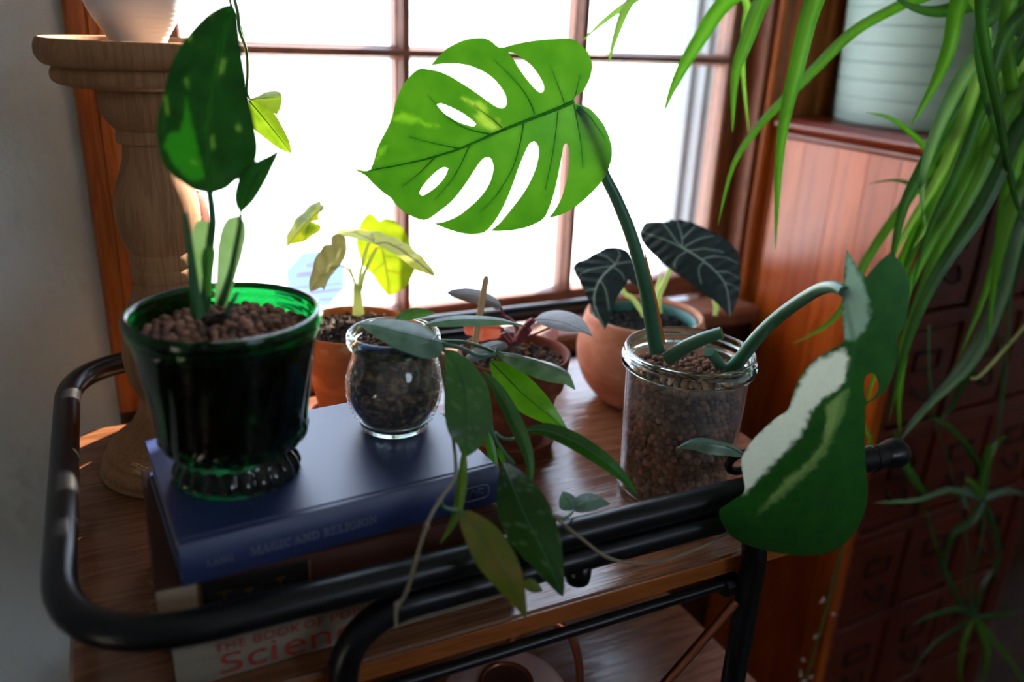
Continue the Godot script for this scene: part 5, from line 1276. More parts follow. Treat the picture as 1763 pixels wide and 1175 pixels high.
	sheet({"at": Transform3D(Vector3(-0.4201, -0.7303, 0.5387), Vector3(0.8632, -0.1384, 0.4855), Vector3(-0.28, 0.669, 0.6885), Vector3(0.4963, 0.9302, -0.7471)), "out": PackedVector2Array([Vector2(0.0086, -0.0448), Vector2(0.0022, -0.0413), Vector2(-0.004, -0.0312), Vector2(-0.0123, -0.0213), Vector2(-0.0195, -0.0111), Vector2(-0.0217, 0.0008), Vector2(-0.02, 0.0111), Vector2(-0.0119, 0.0186), Vector2(0.0014, 0.0243), Vector2(0.0193, 0.0291), Vector2(0.0173, 0.0229), Vector2(0.0148, 0.0172), Vector2(0.0224, 0.0146), Vector2(0.0357, 0.0087), Vector2(0.0471, 0.0059), Vector2(0.0625, 0.0044), Vector2(0.0767, 0.0001), Vector2(0.0699, -0.0057), Vector2(0.06, -0.014), Vector2(0.0487, -0.0215), Vector2(0.037, -0.0282), Vector2(0.0255, -0.0359), Vector2(0.0158, -0.0423)]), "holes": [], "veins": [PackedVector2Array([Vector2(0, 0), Vector2(0.0158, -0.0113), Vector2(0.0324, -0.0169), Vector2(0.0516, -0.0152), Vector2(0.0752, -0.0005)]), PackedVector2Array([Vector2(0, 0), Vector2(-0.007, -0.0094), Vector2(-0.0096, -0.0199)]), PackedVector2Array([Vector2(-0.0024, 0.0009), Vector2(-0.0132, 0.0035), Vector2(-0.0202, -0.0007)]), PackedVector2Array([Vector2(-0.0008, 0.0015), Vector2(-0.0057, 0.0109), Vector2(-0.0085, 0.0207)]), PackedVector2Array([Vector2(0.0029, -0.001), Vector2(0.0095, -0.0252), Vector2(0.0202, -0.0396)]), PackedVector2Array([Vector2(0.0046, -0.0008), Vector2(0.0088, 0.0088), Vector2(0.0155, 0.0127)]), PackedVector2Array([Vector2(0.023, -0.0137), Vector2(0.0313, -0.0066), Vector2(0.0546, 0.0014)]), PackedVector2Array([Vector2(0.0322, -0.016), Vector2(0.035, -0.0235), Vector2(0.037, -0.0282)])], "patches": []}, look, p, M.velvet, M.vein_pale)
	obj("petiole", tube(smooth(PackedVector3Array([Vector3(0.5537, 0.8702, -0.7352), Vector3(0.5523, 0.8877, -0.7381), Vector3(0.5594, 0.9014, -0.7402), Vector3(0.5692, 0.9212, -0.742), Vector3(0.5731, 0.9458, -0.7333)]), 26), 0.0046, 0.0026, 12), M.stem_yellow, p)
	obj("petiole", tube(smooth(PackedVector3Array([Vector3(0.5363, 0.8679, -0.7383), Vector3(0.5293, 0.8772, -0.7384), Vector3(0.5189, 0.8902, -0.7414), Vector3(0.5124, 0.8944, -0.7468), Vector3(0.5054, 0.9095, -0.7514), Vector3(0.4976, 0.9293, -0.7486)]), 26), 0.0034, 0.0022, 12), M.stem_yellow, p)
	obj("petiole", tube(smooth(PackedVector3Array([Vector3(0.5534, 0.8654, -0.7465), Vector3(0.5577, 0.89, -0.7499), Vector3(0.5618, 0.9079, -0.7501)]), 14), 0.0034, 0.0020, 12), M.stem_yellow, p)
	obj("bud", tube(smooth(PackedVector3Array([Vector3(0.6285, 0.8615, -0.7258), Vector3(0.6303, 0.8698, -0.7272), Vector3(0.6262, 0.8814, -0.727)]), 8), 0.0028, 0.0036, 10), M.stem_yellow, p)
	rebase(p, o + Vector3(0, 0.0925, 0))

# ------------------------------------------------------------------ tall glass and monstera
func glass_cylinder() -> void:
	var o := Vector3(0.4580, TOP + 0.0003, -0.5560)
	var j := thing("glass_cylinder", "tall clear glass jar of clay pebbles at the right of the cart", "jar", o)
	obj("glass", lathe(turned([[0, 0], [0.049, 0], [0.05174, 0.003], [0.05233, 0.010], [0.05361, 0.057], [0.05586, 0.118], [0.05625, 0.128], [0.05625, 0.128], [0.0539, 0.128], [0.0539, 0.128], [0.05351, 0.118], [0.05125, 0.057], [0.04998, 0.010], [0.04802, 0.006], [0, 0.005]]), 80), M.pane, j)
	obj("limescale", lathe([[0.05272, 0.085], [0.05341, 0.112], [0.0537, 0.127]], 64), M.limescale, j)
	obj("lip", lathe(turned([[0.0541, 0.1285], [0.05664, 0.1285], [0.0588, 0.1290], [0.06096, 0.131], [0.06154, 0.1345], [0.06056, 0.138], [0.059, 0.1395], [0.059, 0.1395], [0.05939, 0.142], [0.0588, 0.1450], [0.05762, 0.1460], [0.05625, 0.1452], [0.05508, 0.142], [0.05429, 0.136], [0.0541, 0.1285]], 4), 96), M.clear_solid, j)
	var r := 0.0033
	var fill := 0.1225
	var deep := PackedVector3Array()
	var label := "round brown clay pebble on top in the tall clear jar"
	var group := "clay pebbles on top in the tall clear jar"
	var made := 0
	var spots := Array(scatter(0.0500, r * 1.8, 9000))
	spots.sort_custom(func(a, b): return a.y > b.y)
	for q in spots:
		var at := o + Vector3(q.x, fill + 0.004 * (1.0 - q.length() / 0.0515) + rng.randf_range(-0.001, 0.0014), q.y)
		made += 1
		if made <= 105: pebble(at, r * rng.randf_range(0.85, 1.2), label, group)
		else: deep.append(at)
	for q in scatter(0.0490, r * 1.5, 6000): deep.append(o + Vector3(q.x, fill - 0.0035, q.y))
	var y := 0.009
	var row := 0
	while y < fill - 0.001:
		var rr := lerpf(0.0498, 0.0535, y / 0.118) - r * 1.05
		var n := int(TAU * rr / (r * 2.05))
		for k in n:
			var a := TAU * (k + (0.5 if row % 2 else 0.0) + rng.randf_range(-0.12, 0.12)) / n
			var ri := rr - rng.randf_range(0.0, 0.0012)
			deep.append(o + Vector3(ri * cos(a), y + rng.randf_range(-0.0007, 0.0007), ri * sin(a)))
		y += r * 1.78
		row += 1
	for k in 900:
		var a := rng.randf() * TAU
		var ri := rng.randf_range(0.039, 0.0450)
		deep.append(o + Vector3(ri * cos(a), rng.randf_range(0.008, fill - 0.004), ri * sin(a)))
	pebble_mass("packed_pebbles", "clay pebbles packed against the wall of the tall clear jar", deep, r)
	var p := thing("monstera", "cut-back monstera with a holed leaf and a half-white leaf in the tall jar", "plant", Vector3.ZERO)
	sheet({"at": Transform3D(Vector3(-0.949, -0.2977, -0.1036), Vector3(0.2611, -0.9265, 0.2708), Vector3(-0.1766, 0.23, 0.957), Vector3(0.3447, 1.1182, -0.5992)), "out": PackedVector2Array([Vector2(0.1847, -0.0058), Vector2(0.1736, 0), Vector2(0.1688, -0.0029), Vector2(0.1599, -0.0147), Vector2(0.1506, -0.0235), Vector2(0.1422, -0.0318), Vector2(0.1343, -0.0431), Vector2(0.1257, -0.0521), Vector2(0.1158, -0.0585), Vector2(0.1081, -0.0606), Vector2(0.1021, -0.0581), Vector2(0.0944, -0.0537), Vector2(0.0874, -0.0473), Vector2(0.0808, -0.0395), Vector2(0.0731, -0.0299), Vector2(0.0678, -0.0224), Vector2(0.0622, -0.0155), Vector2(0.0575, -0.0126), Vector2(0.0537, -0.0144), Vector2(0.0521, -0.0199), Vector2(0.0528, -0.0261), Vector2(0.0566, -0.0361), Vector2(0.0632, -0.0446), Vector2(0.0718, -0.0515), Vector2(0.0812, -0.056), Vector2(0.0911, -0.0588), Vector2(0.0995, -0.0602), Vector2(0.0958, -0.0628), Vector2(0.0884, -0.0664), Vector2(0.0795, -0.0696), Vector2(0.0696, -0.0711), Vector2(0.0605, -0.0703), Vector2(0.0526, -0.0682), Vector2(0.0476, -0.0642), Vector2(0.0441, -0.0584), Vector2(0.0406, -0.0568), Vector2(0.0303, -0.0564), Vector2(0.0178, -0.0551), Vector2(0.0025, -0.0522), Vector2(-0.0127, -0.0484), Vector2(-0.0182, -0.0449), Vector2(-0.0222, -0.0393), Vector2(-0.0248, -0.0318), Vector2(-0.0251, -0.0234), Vector2(-0.0214, -0.0162), Vector2(-0.016, -0.0102), Vector2(-0.0103, -0.0058), Vector2(-0.0038, -0.0039), Vector2(-0.0004, -0.0023), Vector2(0.0003, 0.001), Vector2(-0.0039, 0.0035), Vector2(-0.0108, 0.0082), Vector2(-0.0154, 0.015), Vector2(-0.0199, 0.0249), Vector2(-0.0221, 0.0366), Vector2(-0.0217, 0.0475), Vector2(-0.0172, 0.0571), Vector2(-0.009, 0.0664), Vector2(0.004, 0.0741), Vector2(0.0179, 0.0799), Vector2(0.0291, 0.0825), Vector2(0.0394, 0.0827), Vector2(0.0459, 0.0819), Vector2(0.0396, 0.0782), Vector2(0.0309, 0.07), Vector2(0.0218, 0.0555), Vector2(0.016, 0.0417), Vector2(0.0144, 0.0321), Vector2(0.0155, 0.0289), Vector2(0.0181, 0.0301), Vector2(0.0228, 0.0395), Vector2(0.029, 0.0516), Vector2(0.0356, 0.0636), Vector2(0.0437, 0.0752), Vector2(0.0483, 0.08), Vector2(0.0536, 0.0822), Vector2(0.0648, 0.0831), Vector2(0.0776, 0.0815), Vector2(0.0882, 0.0787), Vector2(0.0958, 0.0759), Vector2(0.0859, 0.0719), Vector2(0.0712, 0.0627), Vector2(0.058, 0.0531), Vector2(0.0477, 0.0424), Vector2(0.0412, 0.0321), Vector2(0.039, 0.0243), Vector2(0.0408, 0.0196), Vector2(0.0451, 0.0201), Vector2(0.0511, 0.0258), Vector2(0.0594, 0.0355), Vector2(0.0698, 0.0491), Vector2(0.0805, 0.0612), Vector2(0.0901, 0.0697), Vector2(0.098, 0.0745), Vector2(0.1026, 0.0753), Vector2(0.1109, 0.0735), Vector2(0.1192, 0.0695), Vector2(0.1283, 0.0633), Vector2(0.1344, 0.0581), Vector2(0.1382, 0.0545), Vector2(0.1306, 0.0563), Vector2(0.1176, 0.0556), Vector2(0.1029, 0.0505), Vector2(0.0908, 0.0437), Vector2(0.0828, 0.0356), Vector2(0.079, 0.0276), Vector2(0.079, 0.0215), Vector2(0.082, 0.0193), Vector2(0.0868, 0.0206), Vector2(0.0942, 0.0258), Vector2(0.1052, 0.0344), Vector2(0.1177, 0.0425), Vector2(0.1305, 0.0474), Vector2(0.1424, 0.0504), Vector2(0.1493, 0.0471), Vector2(0.1562, 0.0402), Vector2(0.1611, 0.0325), Vector2(0.1633, 0.0257), Vector2(0.1684, 0.0188), Vector2(0.1738, 0.0088), Vector2(0.1763, 0.0032), Vector2(0.1806, -0.0015)]), "holes": [PackedVector2Array([Vector2(0.1057, -0.0309), Vector2(0.1027, -0.0307), Vector2(0.0954, -0.0248), Vector2(0.0885, -0.0176), Vector2(0.0837, -0.0109), Vector2(0.0821, -0.0074), Vector2(0.0837, -0.0064), Vector2(0.0885, -0.0086), Vector2(0.0959, -0.0146), Vector2(0.1025, -0.0226), Vector2(0.1053, -0.0278)]), PackedVector2Array([Vector2(0.1413, 0.0293), Vector2(0.1397, 0.0268), Vector2(0.1324, 0.0217), Vector2(0.1229, 0.0172), Vector2(0.117, 0.0161), Vector2(0.1141, 0.0178), Vector2(0.1166, 0.0215), Vector2(0.123, 0.0262), Vector2(0.1322, 0.03), Vector2(0.1397, 0.0313)]), PackedVector2Array([Vector2(0.0381, -0.0517), Vector2(0.0347, -0.0506), Vector2(0.0288, -0.0442), Vector2(0.024, -0.0369), Vector2(0.0211, -0.0286), Vector2(0.0197, -0.0207), Vector2(0.0208, -0.0158), Vector2(0.0241, -0.015), Vector2(0.027, -0.0184), Vector2(0.0307, -0.027), Vector2(0.0338, -0.0368), Vector2(0.0357, -0.0455)])], "veins": [PackedVector2Array([Vector2(-0.0001, -0.0004), Vector2(0.012, 0.0009), Vector2(0.0339, 0.0019), Vector2(0.0506, 0.0027), Vector2(0.0671, 0.0036), Vector2(0.0838, 0.0051), Vector2(0.1033, 0.0065), Vector2(0.1266, 0.0058), Vector2(0.1461, 0.004), Vector2(0.1736, 0)]), PackedVector2Array([Vector2(0.0081, -0.0009), Vector2(0.0083, -0.0128), Vector2(0.009, -0.0303)]), PackedVector2Array([Vector2(0.0344, -0.0002), Vector2(0.0353, -0.0134), Vector2(0.04, -0.0282), Vector2(0.0505, -0.049)]), PackedVector2Array([Vector2(0.0006, 0.0017), Vector2(0.0018, 0.0167), Vector2(0.0034, 0.0332), Vector2(0.0064, 0.0511)]), PackedVector2Array([Vector2(0.0153, 0.0033), Vector2(0.0229, 0.0209), Vector2(0.0308, 0.037), Vector2(0.0422, 0.0583)]), PackedVector2Array([Vector2(0.0451, 0.0033), Vector2(0.0559, 0.0228), Vector2(0.0675, 0.0375), Vector2(0.0855, 0.0517), Vector2(0.0991, 0.058)]), PackedVector2Array([Vector2(0.0922, 0.0064), Vector2(0.1023, 0.0171), Vector2(0.1138, 0.027), Vector2(0.13, 0.0369)]), PackedVector2Array([Vector2(0.0009, 0), Vector2(-0.005, -0.0074), Vector2(-0.0117, -0.0175)]), PackedVector2Array([Vector2(-0.0013, 0.0038), Vector2(-0.0101, 0.0157), Vector2(-0.0185, 0.037)]), PackedVector2Array([Vector2(0.0736, 0.0035), Vector2(0.0894, -0.0059), Vector2(0.1008, -0.0184), Vector2(0.1092, -0.0385)]), PackedVector2Array([Vector2(0.1002, 0.0064), Vector2(0.1159, -0.0023), Vector2(0.1349, -0.0142)]), PackedVector2Array([Vector2(0.0622, 0.0033), Vector2(0.0693, -0.0087), Vector2(0.078, -0.0203)]), PackedVector2Array([Vector2(0.1206, 0.0064), Vector2(0.1376, 0.0147), Vector2(0.1516, 0.0191)])], "patches": [PackedVector2Array([Vector2(0.0857, -0.0292), Vector2(0.0806, -0.0267), Vector2(0.074, -0.0228), Vector2(0.0708, -0.0159), Vector2(0.071, -0.0107), Vector2(0.0688, -0.0055), Vector2(0.0671, -0.0012), Vector2(0.0642, -0.0049), Vector2(0.0632, -0.0008), Vector2(0.0605, 0.002), Vector2(0.0664, 0.0015), Vector2(0.0713, 0.0015), Vector2(0.0751, -0.0015), Vector2(0.078, -0.0046), Vector2(0.0782, -0.0084), Vector2(0.0803, -0.0139), Vector2(0.0773, -0.0134), Vector2(0.0776, -0.0172), Vector2(0.0804, -0.0225)]), PackedVector2Array([Vector2(0.1413, -0.0322), Vector2(0.1328, -0.0326), Vector2(0.1254, -0.0277), Vector2(0.1209, -0.0231), Vector2(0.1103, -0.0136), Vector2(0.117, -0.0167), Vector2(0.1255, -0.023), Vector2(0.135, -0.0267), Vector2(0.1416, -0.0294)]), PackedVector2Array([Vector2(0.1606, -0.0127), Vector2(0.1528, -0.0132), Vector2(0.1542, -0.0114), Vector2(0.1604, -0.009), Vector2(0.1646, -0.0059)])]}, {"base": L(0.056, 0.225, 0.012), "alt": L(0.092, 0.29, 0.018), "patch": [L(0.42, 0.62, 0.10), L(0.22, 0.52, 0.03), L(0.24, 0.54, 0.04)], "bend": [0.06, 1.2, 0.4, 0.0, 1.0], "vein": L(0.03, 0.16, 0.010), "vein_width": 0.0014, "vein_mix": 0.55, "rib": 0.0015, "rib_flat": 0.5, "ragged": 0.003, "step": 0.0024, "freq": 30.0}, p, M.bright_green, M.vein_green)
	var fl := sheet({"at": Transform3D(Vector3(-0.1371, -0.9784, 0.1547), Vector3(0.8843, -0.0506, 0.4641), Vector3(-0.4463, 0.2004, 0.8722), Vector3(0.4558, 1.0098, -0.3986)), "out": PackedVector2Array([Vector2(-0.0281, -0.0011), Vector2(-0.0219, 0.0042), Vector2(-0.0147, 0.0103), Vector2(-0.01, 0.0155), Vector2(-0.0224, 0.0235), Vector2(-0.0289, 0.0302), Vector2(-0.0233, 0.038), Vector2(-0.0161, 0.0441), Vector2(-0.0077, 0.0479), Vector2(0.0059, 0.0495), Vector2(0.0208, 0.049), Vector2(0.031, 0.0461), Vector2(0.0419, 0.0484), Vector2(0.052, 0.0482), Vector2(0.0644, 0.046), Vector2(0.0748, 0.0402), Vector2(0.0813, 0.0323), Vector2(0.0923, 0.0338), Vector2(0.1046, 0.0356), Vector2(0.1251, 0.0399), Vector2(0.1457, 0.0456), Vector2(0.1626, 0.047), Vector2(0.1815, 0.042), Vector2(0.1942, 0.0317), Vector2(0.201, 0.0184), Vector2(0.2028, -0.0041), Vector2(0.2004, -0.0292), Vector2(0.1956, -0.0444), Vector2(0.1879, -0.0537), Vector2(0.1749, -0.0601), Vector2(0.1655, -0.0528), Vector2(0.1568, -0.0446), Vector2(0.1447, -0.0472), Vector2(0.1312, -0.0503), Vector2(0.1148, -0.0438), Vector2(0.0991, -0.0321), Vector2(0.0899, -0.0234), Vector2(0.0774, -0.0217), Vector2(0.0627, -0.0176), Vector2(0.0507, -0.0096), Vector2(0.0422, 0.001), Vector2(0.0359, 0.0075), Vector2(0.0184, 0.0034), Vector2(0.0028, 0.0014), Vector2(-0.0127, -0.0005)]), "holes": [PackedVector2Array([Vector2(0.0632, 0.0274), Vector2(0.0585, 0.0294), Vector2(0.0577, 0.0333), Vector2(0.0632, 0.0374), Vector2(0.0692, 0.0386), Vector2(0.076, 0.036), Vector2(0.0784, 0.0328), Vector2(0.0762, 0.0304)])], "veins": [PackedVector2Array([Vector2(0, 0), Vector2(0.0314, 0.013), Vector2(0.0492, 0.016), Vector2(0.0778, 0.0147), Vector2(0.1071, 0.0115), Vector2(0.1381, -0.0038), Vector2(0.1719, -0.0314)]), PackedVector2Array([Vector2(0.0412, 0.0147), Vector2(0.0282, 0.0243), Vector2(0.0091, 0.0368)]), PackedVector2Array([Vector2(0.1028, 0.0128), Vector2(0.1368, 0.0285), Vector2(0.1792, 0.0334)])], "patches": [PackedVector2Array([Vector2(0.0425, 0.006), Vector2(0.0525, -0.0089), Vector2(0.0651, -0.0168), Vector2(0.0797, -0.02), Vector2(0.0899, -0.0238), Vector2(0.0992, -0.033), Vector2(0.1154, -0.0458), Vector2(0.1304, -0.0527), Vector2(0.145, -0.05), Vector2(0.1585, -0.0466), Vector2(0.1575, -0.0433), Vector2(0.1457, -0.0363), Vector2(0.1297, -0.0254), Vector2(0.1152, -0.0165), Vector2(0.1018, -0.0085), Vector2(0.0904, -0.0083), Vector2(0.0815, -0.0017), Vector2(0.0723, 0.0078), Vector2(0.0657, 0.0127), Vector2(0.0514, 0.0134), Vector2(0.0427, 0.0105)]), PackedVector2Array([Vector2(0.0713, 0.0176), Vector2(0.0727, 0.0139), Vector2(0.0785, 0.0078), Vector2(0.0873, 0.0022), Vector2(0.0973, 0.0055), Vector2(0.1119, 0.0052), Vector2(0.1272, -0.0015), Vector2(0.1412, -0.0135), Vector2(0.172, -0.0324), Vector2(0.1622, -0.0205), Vector2(0.1401, -0.0035), Vector2(0.1198, 0.0095), Vector2(0.0942, 0.0154)]), PackedVector2Array([Vector2(-0.0277, -0.001), Vector2(-0.0209, 0.0044), Vector2(-0.0119, 0.0117), Vector2(0.0011, 0.0182), Vector2(0.0146, 0.022), Vector2(0.0266, 0.0211), Vector2(0.034, 0.0164), Vector2(0.0349, 0.0077), Vector2(0.0164, 0.0035), Vector2(-0.003, 0.0009)])]}, {"base": L(0.010, 0.066, 0.009), "alt": L(0.015, 0.088, 0.010), "patch": [L(0.93, 0.90, 0.85), L(0.22, 0.32, 0.10), L(0.30, 0.42, 0.36)], "bend": [0.03, 0.4, 0.2, 0.0, 1.0], "vein": L(0.02, 0.10, 0.02), "vein_width": 0.0012, "vein_mix": 0.4, "rib": 0.0010, "rib_flat": 0.4, "ragged": 0.0025, "step": 0.0019}, p, M.variegated, null)
	fl.set_meta("label", "half-white drooping leaf")
	obj("petiole", tube(smooth(PackedVector3Array([Vector3(0.4334, 0.9002, -0.5717), Vector3(0.429, 0.9175, -0.5739), Vector3(0.4178, 0.9637, -0.5795), Vector3(0.4042, 1.0052, -0.5863), Vector3(0.3894, 1.0377, -0.5925), Vector3(0.3775, 1.0595, -0.5973), Vector3(0.3629, 1.0904, -0.6012), Vector3(0.3484, 1.1138, -0.5995)]), 40), 0.0072, 0.0036, 16), M.stem_dark, p)
	obj("petiole", tube(smooth(PackedVector3Array([Vector3(0.4913, 0.8859, -0.5372), Vector3(0.4916, 0.9029, -0.5259), Vector3(0.4896, 0.9312, -0.5068), Vector3(0.4862, 0.9573, -0.4839), Vector3(0.4811, 0.98, -0.4585), Vector3(0.4738, 0.9976, -0.4342), Vector3(0.4627, 1.0072, -0.4118), Vector3(0.4573, 1.0085, -0.3977)]), 40), 0.0068, 0.0040, 16), M.stem_dark, p)
	obj("cut_stub", tube(smooth(PackedVector3Array([Vector3(0.4399, 0.8958, -0.5628), Vector3(0.4464, 0.9117, -0.5484), Vector3(0.4549, 0.925, -0.533), Vector3(0.4635, 0.9323, -0.5231)]), 16), 0.0068, 0.0052, 16), M.stem_dark, p)
	obj("cut_stub", tube(smooth(PackedVector3Array([Vector3(0.4831, 0.8912, -0.5413), Vector3(0.4731, 0.901, -0.5374), Vector3(0.4625, 0.9102, -0.5348)]), 8), 0.0052, 0.0046, 14), M.stem_dark, p)
	blade("dead_sheath", PackedVector3Array([Vector3(0.4417, 0.9062, -0.5709), Vector3(0.4366, 0.9252, -0.5734), Vector3(0.4299, 0.9521, -0.5779), Vector3(0.4218, 0.981, -0.583), Vector3(0.418, 0.9961, -0.5872)]), 0.0030, {"base": L(0.34, 0.16, 0.06), "alt": L(0.22, 0.10, 0.04), "fold": 0.6, "peak": 0.3, "face": Vector3(0.3, 0.2, 0.9)}, p, M.leaf_dry)
	rebase(p, o + Vector3(0, 0.1225, 0))

